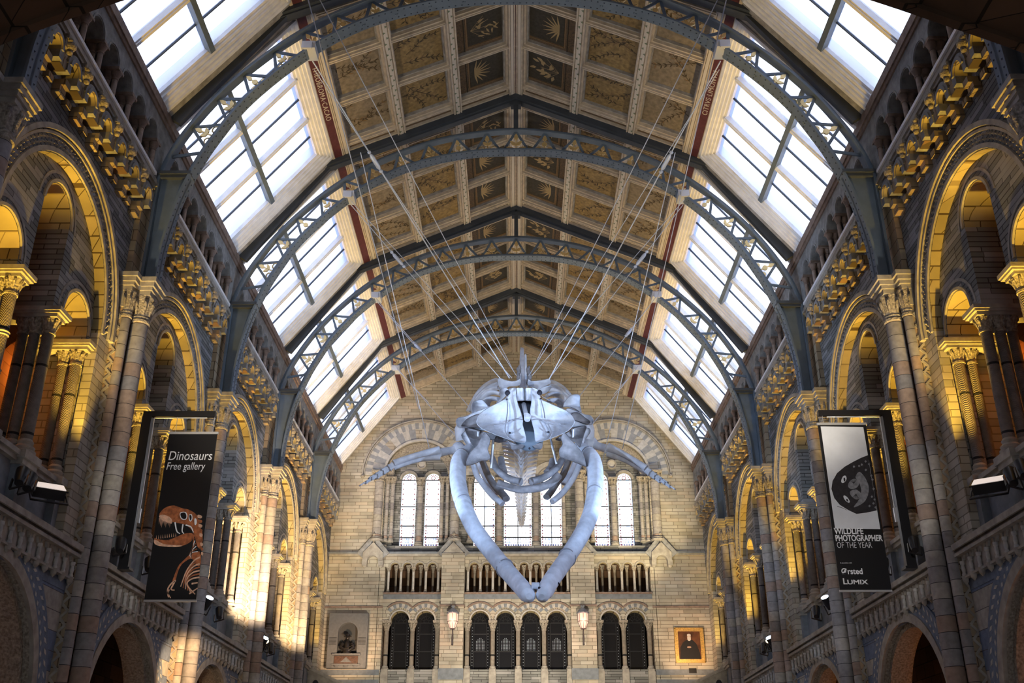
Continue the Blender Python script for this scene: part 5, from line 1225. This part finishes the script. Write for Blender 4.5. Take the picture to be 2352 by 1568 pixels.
# ribs rising behind the skull
C8 = (4.8, 1060, 780)
for k, P in enumerate([[(400, 438), (330, 465), (250, 520), (180, 600), (125, 700), (80, 800)], [(400, 485), (320, 515), (245, 570), (190, 630), (150, 700), (110, 800)], [(405, 530), (330, 548), (265, 590), (215, 640), (180, 700)], [(430, 600), (370, 580), (300, 590), (250, 640), (220, 690)], [(410, 655), (340, 648), (285, 670), (265, 720)]]):
    Y = (29.6, 28.8, 28.0, 27.2, 26.6)[k]; bonetube('rib', P, (.10, .15), Y, Y + .3, 'bone', 10, .55, C8)
    bonetube('rib', [(1370 - a if True else a, b + 18) for a, b in P], (.10, .15), Y, Y + .3, 'bone', 10, .55, C8)
# neural spines and wide side processes of the backbone seen end on
g = MB(); pillow(g, smooth2(px(*C8, [(648, 100), (668, 88), (688, 108), (690, 300), (700, 440), (725, 520), (640, 520), (650, 430), (640, 300)])), lambda x, y: 29.0 + (860 - y) / 70 * .8, .35, .06); wpart('spine_process', g, 'bone')
g = MB(); pillow(g, smooth2(px(*C8, [(695, 168), (718, 170), (722, 300), (735, 400), (730, 510), (700, 510), (692, 300)])), lambda x, y: 28.4, .25, .05); pillow(g, smooth2(px(*C8, [(628, 300), (648, 298), (656, 400), (668, 480), (636, 480), (632, 380)])), lambda x, y: 28.2, .25, .05); wpart('spine_process', g, 'bone')
g = MB()
rr = random.Random(3)
for i in range(16):
    for s_, x0 in ((-1, 640), (1, 735)): p = px(*C8, [(x0 + s_ * rr.uniform(-6, 22), 300 + i * 13 + rr.uniform(-6, 6))])[0]; g.ball(at(*p, 27.8), rr.uniform(.03, .06), 0, 4, (1, 1, 1.6))
wpart('joint_bolt', g, 'bone_grey')
g = MB(); pillow(g, smooth2(px(*C8, [(400, 432), (430, 422), (480, 440), (550, 455), (610, 448), (650, 425), (655, 490), (600, 515), (520, 520), (450, 560), (405, 500)])), lambda x, y: 27.4, .3, .08); wpart('side_process', g, 'bone')
g = MB(); pillow(g, smooth2(px(*C8, [(735, 430), (770, 452), (850, 448), (920, 436), (970, 428), (985, 480), (930, 510), (860, 560), (800, 525), (730, 510)])), lambda x, y: 27.4, .3, .08); wpart('side_process', g, 'bone')
g = MB(); pillow(g, smooth2(px(*C8, [(415, 545), (490, 530), (520, 560), (500, 610), (430, 680), (380, 700), (430, 620)])), lambda x, y: 26.4, .3, .06); pillow(g, smooth2(px(*C8, [(860, 545), (980, 500), (985, 545), (930, 590), (880, 610), (1000, 680), (1040, 705), (900, 640)])), lambda x, y: 26.4, .3, .06); wpart('neck_process', g, 'bone')
# the backbone running away to the tail, seen below the skull
for i in range(24):
    t = i / 23; Y = 28.5 + 12.0 * t; y = 1000 + 205 * t ** .9; c = at(1196 + 2 * t, y, Y); r = .20 * (1 - t) ** .6 + .05
    g = MB(); g.tube([c + Vector((0, -.18, -.02)), c + Vector((0, .18, .02))], [r, r], 12, 0)
    wp = (.36 if t < .45 else .36 - .24 * min(1, (t - .45) / .2)) * (1 - .4 * t)
    for s_ in (-1, 1):
        V = [c + Vector((s_ * r * .7, y_, z_)) for y_, z_ in ((-.12, -.05), (.12, -.05), (.12, .05), (-.12, .05))] + [c + Vector((s_ * (r + wp), y_ + .1, z_ + .12)) for y_, z_ in ((-.08, -.02), (.10, -.02), (.10, .02), (-.08, .02))]
        g.add(V, [(0, 1, 5, 4), (1, 2, 6, 5), (2, 3, 7, 6), (3, 0, 4, 7), (4, 5, 6, 7)], 0)
    g.add([c + Vector((-.04, -.1, r * .8)), c + Vector((.04, -.1, r * .8)), c + Vector((.04, .15, r * .8)), c + Vector((-.04, .15, r * .8)), c + Vector((-.03, .05, r + .45 * (1 - t))), c + Vector((.03, .05, r + .45 * (1 - t))), c + Vector((.03, .22, r + .45 * (1 - t))), c + Vector((-.03, .22, r + .45 * (1 - t)))], [(0, 1, 5, 4), (1, 2, 6, 5), (2, 3, 7, 6), (3, 0, 4, 7), (4, 5, 6, 7)], 0)
    for s_ in (-1, 1): g.tube([c + Vector((s_ * r * .3, -.2, -r * .7)), c + Vector((0, -.26, -r - .22 * (1 - .5 * t)))], [.06 * (1.2 - t), .03], 6, 0)
    wpart('vertebra', g, 'bone')
# flippers
def flip(P, Cc, Y0, Y1, rs, s_):
    Q = px(*Cc, P); n = len(Q); W_ = [at(q[0], q[1], Y0 + (Y1 - Y0) * i / (n - 1)) for i, q in enumerate(Q)]
    return W_
def flipper(Cc, sh, arm, wrist, tip, s_):
    W_ = flip([sh, arm, wrist, tip], Cc, 27.0, 26.2, None, s_)
    g = MB(); S = CR([W_[0], W_[0].lerp(W_[1], .5), W_[1]], 5); g.tube(S, [.20, .17, .14, .12, .11, .11, .11, .115, .12, .12, .13], 12, 0); g.ball(W_[0], .21, 0, 7); wpart('upper_arm_bone', g, 'bone')
    for off, r in ((Vector((0, 0, .06)), .10), (Vector((0, .1, -.09)), .075)):
        g = MB(); a, b = W_[1] + off, W_[2] + off * .7; S = [a.lerp(b, k / 8) + Vector((0, 0, .05 * sin(pi * k / 8))) for k in range(9)]; g.tube(S, [r * (1.25 - .35 * sin(pi * k / 8)) * (1 - .25 * k / 8) for k in range(9)], 10, 0); wpart('forearm_bone', g, 'bone')
    d = (W_[3] - W_[2]); L = d.length; d.normalize(); up = Vector((0, 0, 1)); up = (up - d * up.dot(d)).normalized()
    for j in range(4):
        g = MB(); g2 = MB(); n = (4, 6, 5, 3)[j]; o = W_[2] + up * (.04 - .03 * j); reach = L * (.72, 1.0, .86, .55)[j]
        for k in range(n):
            a = o + d * reach * (k + .04) / n + up * (-.008 * j * k / n); b = o + d * reach * (k + .80) / n + up * (-.008 * j * (k + 1) / n); r = .055 * (1 - .7 * k / n)
            g.tube([a, a.lerp(b, .5), b], [r, r * .72, r], 7, 0)
            g2.tube([b, o + d * reach * (k + 1.04) / n + up * (-.008 * j * (k + 1) / n)], r * .8, 6, 0)
        wpart('finger_bone', g, 'bone'); wpart('finger_cartilage', g2, 'bone_grey')
CL1, CR1 = (3.92, 820, 780), (3.92, 1160, 780)
flipper(CL1, (915, 985), (742, 1015), (330, 1125), (22, 1315), -1)
flipper(CR1, (770, 935), (925, 985), (1270, 1170), (1535, 1350), 1)
g = MB(); g.tube([at(1063, 1010, 26.9), at(1058, 985, 26.8), at(1066, 965, 26.6)], [.2, .17, .15], 10, 0); wpart('shoulder_bone', g, 'bone')
g = MB(); g.tube([at(1349, 1008, 26.9), at(1352, 985, 26.8), at(1345, 965, 26.6)], [.2, .17, .15], 10, 0); wpart('shoulder_bone', g, 'bone')
for a, b in (((1133, 1010), (1128, 1075)), ((1264, 1005), (1278, 1065)), ((1099, 990), (1098, 1008)), ((1316, 985), (1315, 1015))):
    g = MB(); g.tube([at(*a, 25.6), at(*b, 25.8)], .035, 6, 0); wpart('support_rod', g, 'steel')
# ============================================================ CABLES
def bundle(n_, a, Ya, b, Yb, lab, r=.014, turn=None):
    A = a if isinstance(a, Vector) else at(*a, Ya); B = at(*b, Yb)
    g = MB(); g.tube([A, B], r, 6, 0); o = obj('suspension_cable', g, 'steel'); 
    if turn:
        t = A.lerp(B, turn); d = (B - A).normalized(); g = MB(); g.tube([t - d * .22, t - d * .16, t + d * .16, t + d * .22], [.03, .055, .055, .03], 8, 0); g.ball(t - d * .28, .05, 0, 4); g.ball(t + d * .28, .05, 0, 4); obj('turnbuckle', g, 'steel', o)
    tag(o, lab, 'cable', 'steel cables holding the whale skeleton')
cab = [ # upper pixel, Y, lower pixel, Y, words, turnbuckle
 ((718, 140), 19.15, (1170, 868), 26.8, 'thick left cable from the second iron arch to the backbone', .28),
 ((722, 160), 19.15, (1186, 862), 27.5, 'thinner left cable from the second iron arch to the backbone', None),
 ((708, 0), 15.0, (962, 940), 27.0, 'left cable crossing from the top edge down towards the left flipper', None),
 ((735, 0), 15.0, (1184, 860), 28.0, 'left cable from the top edge straight to the backbone', None),
 ((828, 350), 21.6, (986, 1030), 26.9, 'left cable splitting below the turnbuckle to the left flipper', None),
 ((803, 458), 25.6, (1176, 868), 27.4, 'left cable from the third iron arch to the ribs', None),
 ((806, 470), 25.6, (1150, 870), 27.0, 'lower left cable from the third iron arch, with turnbuckle', .32),
 ((862, 683), 32.0, (1078, 935), 27.2, 'left cable from the fourth iron arch to the left shoulder', .5),
 ((864, 690), 32.0, (950, 790), 30.5, 'short left cable running beside the one with a turnbuckle at the fourth arch', None),
 ((906, 838), 38.4, (1050, 1005), 27.4, 'left cable from the farthest iron arch to the left shoulder', None),
 ((910, 845), 38.4, (985, 925), 33.0, 'lower left cable from the farthest iron arch', None),
 ((1655, 140), 19.15, (1262, 870), 26.8, 'thick right cable from the second iron arch to the backbone', .28),
 ((1652, 160), 19.15, (1215, 862), 27.5, 'thinner right cable from the second iron arch to the backbone', None),
 ((1668, 0), 15.0, (1430, 1030), 27.0, 'right cable crossing from the top edge down to the right flipper', None),
 ((1648, 0), 15.0, (1218, 858), 28.0, 'right cable from the top edge straight to the backbone', None),
 ((1551, 350), 21.6, (1380, 1075), 26.9, 'right cable splitting below the turnbuckle to the right flipper', None),
 ((1572, 458), 25.6, (1222, 862), 27.6, 'right cable from the third iron arch to the backbone', None),
 ((1569, 470), 25.6, (1262, 868), 27.0, 'lower right cable from the third iron arch, with turnbuckle', .32),
 ((1510, 678), 32.0, (1332, 908), 27.2, 'right cable from the fourth iron arch to the right shoulder', .42),
 ((1466, 840), 38.4, (1360, 975), 27.4, 'right cable from the farthest iron arch to the right shoulder', None),
 ((1463, 846), 38.4, (1410, 905), 33.0, 'lower right cable from the farthest iron arch', None),
]
for i, (a, Ya, b, Yb, lab, tb) in enumerate(cab): bundle(i, a, Ya, b, Yb, lab, .018 if 'thick' in lab else .011, tb)

# ============================================================ BANNERS
def banner_frame(s, Yb):
    x0, x1 = s * 7.98, s * 6.52
    root = empty('banner_stand', (x0, Yb, 6.3), f'black steel post with arm holding the banner on the {SIDE[s]} wall', 'stand', 'banner stands')
    g = MB(); g.box(-.10, .10, -.07, .07, .0, 3.30, 0); g.box(-.16, .16, -.14, .14, -.02, .03, 0); obj('post', g, 'black_metal', root)
    g = MB(); g.box(*sorted((s * .10, -s * 1.46)), -.05, .05, 3.30, 3.42, 0); obj('arm', g, 'black_metal', root)
    g = MB(); g.tube([(-s * .16, -.05, 3.26), (-s * .16, -.05, 1.2)], .012, 6, 0); g.tube([(-s * .16, -.05, 3.26), (-s * 1.3, -.05, 3.26)], .012, 6, 0); g.box(-s * .16 - .03, -s * .16 + .03, -.08, -.03, .95, 1.25, 0); obj('cord', g, 'alu', root)
YB = 20.75
for s in (-1, 1): banner_frame(s, YB)
def bquad(TL, TR, BR, BL, Y):
    A = [at(*p, Y) for p in (TL, TR, BR, BL)]; w = ((A[1].x - A[0].x) + (A[2].x - A[3].x)) / 2; cx = sum(a.x for a in A) / 4; zt = (A[0].z + A[1].z) / 2; zb = (A[2].z + A[3].z) / 2
    return cx, w, zt, zb
def banner(s, q, lab):
    cx, w, zt, zb = bquad(*q, YB); h = zt - zb
    root = empty('banner', (cx, YB, zb), lab, 'banner')
    g = MB(); g.box(-w / 2, w / 2, -.012, .012, 0, h - .02, 0); obj('cloth', g, 'banner_black', root)
    g = MB(); g.box(-w / 2 - .02, w / 2 + .02, -.022, .022, h - .03, h + .02, 0); g.box(-w / 2 - .01, w / 2 + .01, -.02, .02, -.02, .02, 0); obj('batten', g, 'alu', root)
    g = MB()
    for x in (-w * .38, w * .4): g.tube([(x, 0, h), (x, 0, 9.61 - zb)], .006, 5, 0)
    obj('hanger', g, 'alu', root)
    return root, w, h
def btext(root, w, h, body, u, v, size, sx=1.0, bold=0.0, mat='print_white', shear=0.0):
    """u, v: fractions from the left and from the top, baseline"""
    M = Matrix.Translation((-w / 2 + u * w, -.016, h * (1 - v))) @ Matrix.Rotation(pi / 2, 4, 'X')
    return text(body, size, .002, mat, sx, root, 'lettering', M, 'LEFT', bold, shear)
rootL, w, h = banner(-1, ((383, 996), (496, 992), (454, 1379), (338, 1380)), 'black banner reading Dinosaurs Free gallery with a dinosaur skeleton, left wall')
btext(rootL, w, h, 'Dinosaurs', .05, .172, .285, .80, 0, 'print_white', .12); btext(rootL, w, h, 'Free gallery', .04, .232, .235, .74, 0, 'print_white', .12)
# dinosaur picture: photo crop (scale 3.267, origin 320, 920); banner left edge 205,250 -> 60,1500, width about 372
def bp(x, y):
    v = (y - 245) / (1498 - 245); l = 207 - 147 * v; r = 577 - 140 * v; return ((x - l) / (r - l), v)
def flat(g, pts, m, y, w, h, sm=True):
    P = [bp(*p) for p in pts]; P = smooth2(P, 3) if sm else P; P = [(-w / 2 + u * w, h * (1 - v)) for u, v in P]; g.prism(P, endplan, y, y + .002, m)
def stroke(g, pts, wd, m, y, w, h):
    P = [bp(*p) for p in pts]; P = [(-w / 2 + u * w, h * (1 - v)) for u, v in P]; q = CR([(a, b, 0) for a, b in P], 4)
    for i, (a, b) in enumerate(zip(q, q[1:])):
        d = (b - a); n_ = Vector((-d.y, d.x, 0)).normalized() * wd / 2 * (1 - .5 * i / len(q)); g.add([(p.x, y, p.y) for p in (a + n_, b + n_ * .98, b - n_ * .98, a - n_)], [(0, 1, 2, 3)], m)
g = MB(); w_, h_ = w, h
flat(g, [(150, 880), (165, 850), (205, 820), (260, 810), (320, 830), (370, 840), (420, 870), (440, 900), (455, 960), (475, 1010), (478, 1060), (470, 1130), (440, 1110), (420, 1040), (390, 985), (340, 950), (290, 940), (240, 930), (200, 905), (170, 890)], 0, -.016, w_, h_)
flat(g, [(120, 1050), (150, 1060), (220, 1065), (290, 1040), (340, 1020), (395, 1015), (418, 1040), (380, 1085), (320, 1108), (230, 1108), (160, 1098), (125, 1085)], 0, -.016, w_, h_)
flat(g, [(122, 1062), (190, 1095), (260, 1102), (330, 1106), (290, 1116), (180, 1112), (124, 1095)], 1, -.019, w_, h_)
for a in [[(305, 865), (345, 858), (362, 885), (350, 915), (315, 910)], [(375, 880), (395, 878), (400, 910), (385, 930), (372, 910)], [(415, 910), (430, 912), (432, 945), (418, 955)]]: flat(g, a, 2, -.019, w_, h_)
for a in [[(308, 870), (340, 864), (356, 888), (346, 910), (318, 905)], [(378, 885), (392, 884), (395, 908), (386, 922)]]: flat(g, [(x + (2 if x < 350 else -2), y) for x, y in a], 3, -.022, w_, h_)
for i in range(9): x = 148 + i * 10; flat(g, [(x, 905 + i * 2), (x + 9, 905 + i * 2), (x + 3, 950 + (i % 3) * 12)], 1, -.019, w_, h_, False)
flat(g, [(150, 885), (190, 880), (240, 905), (245, 945), (200, 930), (160, 910)], 1, -.018, w_, h_)
for i in range(10): x = 132 + i * 16; flat(g, [(x, 1058 - i * 2), (x + 6, 1058 - i * 2), (x + 2, 1030 - i * 2)], 1, -.019, w_, h_, False)
for P in [[(270, 935), (285, 1000), (310, 1020)], [(330, 950), (325, 1000), (340, 1020)], [(350, 955), (390, 970), (410, 1010)]]: stroke(g, P, .03, 2, -.02, w_, h_)
for k in range(7): stroke(g, [(415 + k * 6, 1050 + k * 20), (405 - k * 1, 1120 + k * 8), (380 + k * 4, 1180 + k * 4)], .018, 2 if k % 2 else 0, -.02, w_, h_)
for k in range(9): y = 880 + k * 34; flat(g, [(440 + k * 4, y), (470 + k * 2, y + 8), (466 + k * 2, y + 26), (440 + k * 4, y + 22)], 0 if k % 2 else 1, -.02, w_, h_)
flat(g, [(390, 1170), (460, 1150), (468, 1240), (440, 1250), (400, 1200), (330, 1240), (300, 1300), (285, 1360), (260, 1370), (300, 1260), (340, 1215)], 0, -.017, w_, h_)
for k in range(7):
    stroke(g, [(462, 1190 + k * 24), (420 - k * 3, 1215 + k * 22), (365 + k * 4 - 3 * k, 1290 + k * 16), (325 + k * 18, 1400 + k * 9)], .034, 0 if k % 2 else 1, -.021 - k * .0005, w_, h_)
for P in [[(280, 1360), (250, 1385), (230, 1420), (235, 1450), (255, 1480)], [(285, 1355), (262, 1400), (255, 1420), (282, 1425)], [(240, 1420), (232, 1450), (240, 1475)], [(390, 1450), (450, 1410)], [(405, 1380), (450, 1372)]]: stroke(g, P, .035, 1, -.021, w_, h_)
obj('dinosaur_picture', g, ['rust', 'rust_light', 'print_white', 'banner_black'], rootL)
rootR, w, h = banner(1, ((1882, 972), (1994, 974), (2042, 1358), (1925, 1356)), 'black and white banner reading Wildlife Photographer of the Year, right wall')
btext(rootR, w, h, 'WILDLIFE', .04, .675, .175, .80, .004); btext(rootR, w, h, 'PHOTOGRAPHER', .04, .716, .175, .70, .004); btext(rootR, w, h, 'OF THE YEAR', .05, .756, .17, .70, -.002)
btext(rootR, w, h, 'In association with', .07, .845, .035, .9); btext(rootR, w, h, 'Ørsted', .07, .905, .165, .90, .003); btext(rootR, w, h, 'Lumix'.upper()[0], .07, .962, .17, 1.1, .003); btext(rootR, w, h, 'UMIX', .155, .962, .125, 1.35, .003)
# seal picture: crop (scale 3.267, origin 1860, 920): left edge 72,178 -> 210,1430, right 440,182 -> 597,1436
def bp(x, y):
    v = (y - 180) / (1432 - 180); l = 72 + 138 * v; r = 440 + 157 * v; return ((x - l) / (r - l), v)
g = MB(); flat(g, [(93, 202), (420, 208), (527, 990), (185, 985)], 0, -.015, w, h, False)
flat(g, [(452, 430), (400, 450), (340, 480), (270, 520), (210, 570), (175, 630), (165, 690), (185, 760), (225, 810), (290, 850), (350, 878), (430, 868), (505, 852), (500, 800), (486, 700), (466, 560), (455, 470)], 1, -.018, w, h, False)
flat(g, [(185, 985), (170, 820), (215, 822), (300, 850), (370, 880), (440, 868), (508, 862), (527, 990)], 0, -.0165, w, h, False)
flat(g, [(380, 560), (420, 600), (448, 670), (440, 740), (410, 790), (360, 820), (330, 826), (372, 770), (390, 700), (375, 640), (350, 600)], 2, -.020, w, h)
for a in [[(300, 640), (330, 615), (365, 620), (375, 655), (350, 685), (310, 690), (292, 670)], [(305, 710), (350, 695), (385, 720), (385, 755), (350, 770), (315, 745)]]: flat(g, a, 2, -.021, w, h)
for a in [[(240, 630), (255, 595), (275, 590), (282, 615), (265, 640), (248, 645)], [(258, 740), (280, 750), (300, 780), (295, 795), (270, 780), (255, 755)]]: flat(g, a, 0, -.021, w, h)
for a in [[(258, 610), (268, 605), (272, 625), (262, 635)], [(275, 765), (288, 772), (288, 788), (276, 778)]]: flat(g, a, 1, -.023, w, h)
for k in range(6): stroke(g, [(335, 650), (300 + k * 12, 622 - k * 1)], .008, 1, -.024, w, h); stroke(g, [(350, 730), (310 + k * 13, 765 + (k % 3) * 3)], .008, 1, -.024, w, h)
flat(g, [(365, 675), (385, 680), (382, 705), (362, 700)], 1, -.024, w, h)
rr = random.Random(5)
for k in range(18): x, y = rr.uniform(400, 500), rr.uniform(470, 830); 
for x, y in [(430, 480), (455, 500), (400, 505), (470, 590), (478, 620), (485, 690), (470, 750), (490, 770), (480, 800), (430, 545), (380, 515), (340, 520), (450, 820), (496, 830)]:
    flat(g, [(x - 8, y), (x, y - 9), (x + 9, y), (x, y + 9)], 2, -.021, w, h)
stroke(g, [(405, 560), (450, 610), (465, 690), (450, 770), (400, 830)], .02, 1, -.022, w, h); stroke(g, [(205, 822), (240, 832), (280, 850)], .012, 1, -.02, w, h)
obj('seal_picture', g, ['print_grey', 'seal_dark', 'seal_mid'], rootR)
# ============================================================ FLOODLIGHTS ON THE BALCONIES
def flood():
    root = empty('floodlight', (0, 0, 0)); g = MB(); g.box(-.26, .26, -.10, .05, 0, .36, 0); g.box(-.29, .29, -.13, -.10, -.03, .39, 0); obj('housing', g, 'black_metal', root)
    g = MB(); g.box(-.25, .25, -.14, -.13, 0, .36, 0); obj('lens', g, 'flood_face', root)
    g = MB(); g.tube([(-.3, 0, .15), (-.3, .05, -.2), (.3, .05, -.2), (.3, 0, .15)], .02, 6, 0); obj('yoke', g, 'black_metal', root); return root
def spot(face):
    root = empty('spotlight', (0, 0, 0)); g = MB(); g.tube([(0, 0, -.16), (0, 0, .0), (0, 0, .17)], [.07, .10, .11], 12, 0); obj('housing', g, 'black_metal', root)
    g = MB(); g.tube([(0, 0, .165), (0, 0, .185)], .10, 12, 0); obj('lens', g, face, root)
    g = MB(); g.box(-.13, .13, -.012, .012, -.28, -.25, 0); g.bar((-.13, 0, -.26), (-.13, 0, 0), .02, .04, (0, 1, 0), 0); g.bar((.13, 0, -.26), (.13, 0, 0), .02, .04, (0, 1, 0), 0); obj('yoke', g, 'black_metal', root); return root
f0 = flood(); f0.location = (-7.98, 16.9, 6.70); f0.rotation_euler = (radians(-62), radians(0), radians(35)); tag(f0, 'large square floodlight on the left balcony, nearest bay', 'floodlight')
f1 = copy_tree(f0, (7.95, 16.7, 6.72)); f1.rotation_euler = (radians(-62), 0, radians(-35)); tag(f1, 'large square floodlight on the right balcony, nearest bay', 'floodlight')
SP = [(-8.02, 15.9, 'plain', 'black spotlight beside the large left floodlight'), (-8.02, 16.2, 'plain', 'second black spotlight beside the large left floodlight'), (-8.02, 20.5, 'plain', 'black spotlight at the foot of the left banner post'), (-8.0, 22.2, 'plain', 'black spotlight behind the left banner'),
      (-7.95, 26.6, 'blue', 'lit bluish spotlight just past the third left pier'), (-8.0, 28.0, 'plain', 'black spotlight in the third bay of the left balcony'), (-7.95, 33.0, 'blue', 'lit bluish spotlight past the fourth left pier'), (-8.0, 33.5, 'warm', 'lit cream spotlight past the fourth left pier'), (-8.0, 34.3, 'plain', 'black spotlight in the fourth bay of the left balcony'),
      (8.02, 16.0, 'plain', 'black spotlight beside the large right floodlight'), (8.02, 15.6, 'plain', 'second black spotlight beside the large right floodlight'), (8.02, 20.5, 'plain', 'black spotlight at the foot of the right banner post'), (8.0, 22.3, 'plain', 'black spotlight behind the right banner'),
      (7.95, 26.6, 'blue', 'lit bluish spotlight just past the third right pier'), (8.0, 27.9, 'plain', 'black spotlight in the third bay of the right balcony'), (7.95, 33.0, 'blue', 'lit bluish spotlight past the fourth right pier'), (8.0, 33.5, 'warm', 'lit cream spotlight past the fourth right pier'), (8.0, 34.3, 'plain', 'black spotlight in the fourth bay of the right balcony')]
proto = {}
for x, y, kd, lab in SP:
    s = 1 if x > 0 else -1; rot = {'blue': (radians(25), radians(-s * 30), 0), 'warm': (radians(50), radians(-s * 20), 0), 'plain': (radians(-35), radians(s * 15), 0)}[kd]
    if kd not in proto: o = spot({'blue': 'spot_face', 'warm': 'spot_warm', 'plain': 'hole'}[kd]); proto[kd] = o; o.location = (x, y, 6.72)
    else: o = copy_tree(proto[kd], (x, y, 6.72))
    o.rotation_euler = rot; tag(o, lab, 'spotlight', 'spotlights standing on the balconies')
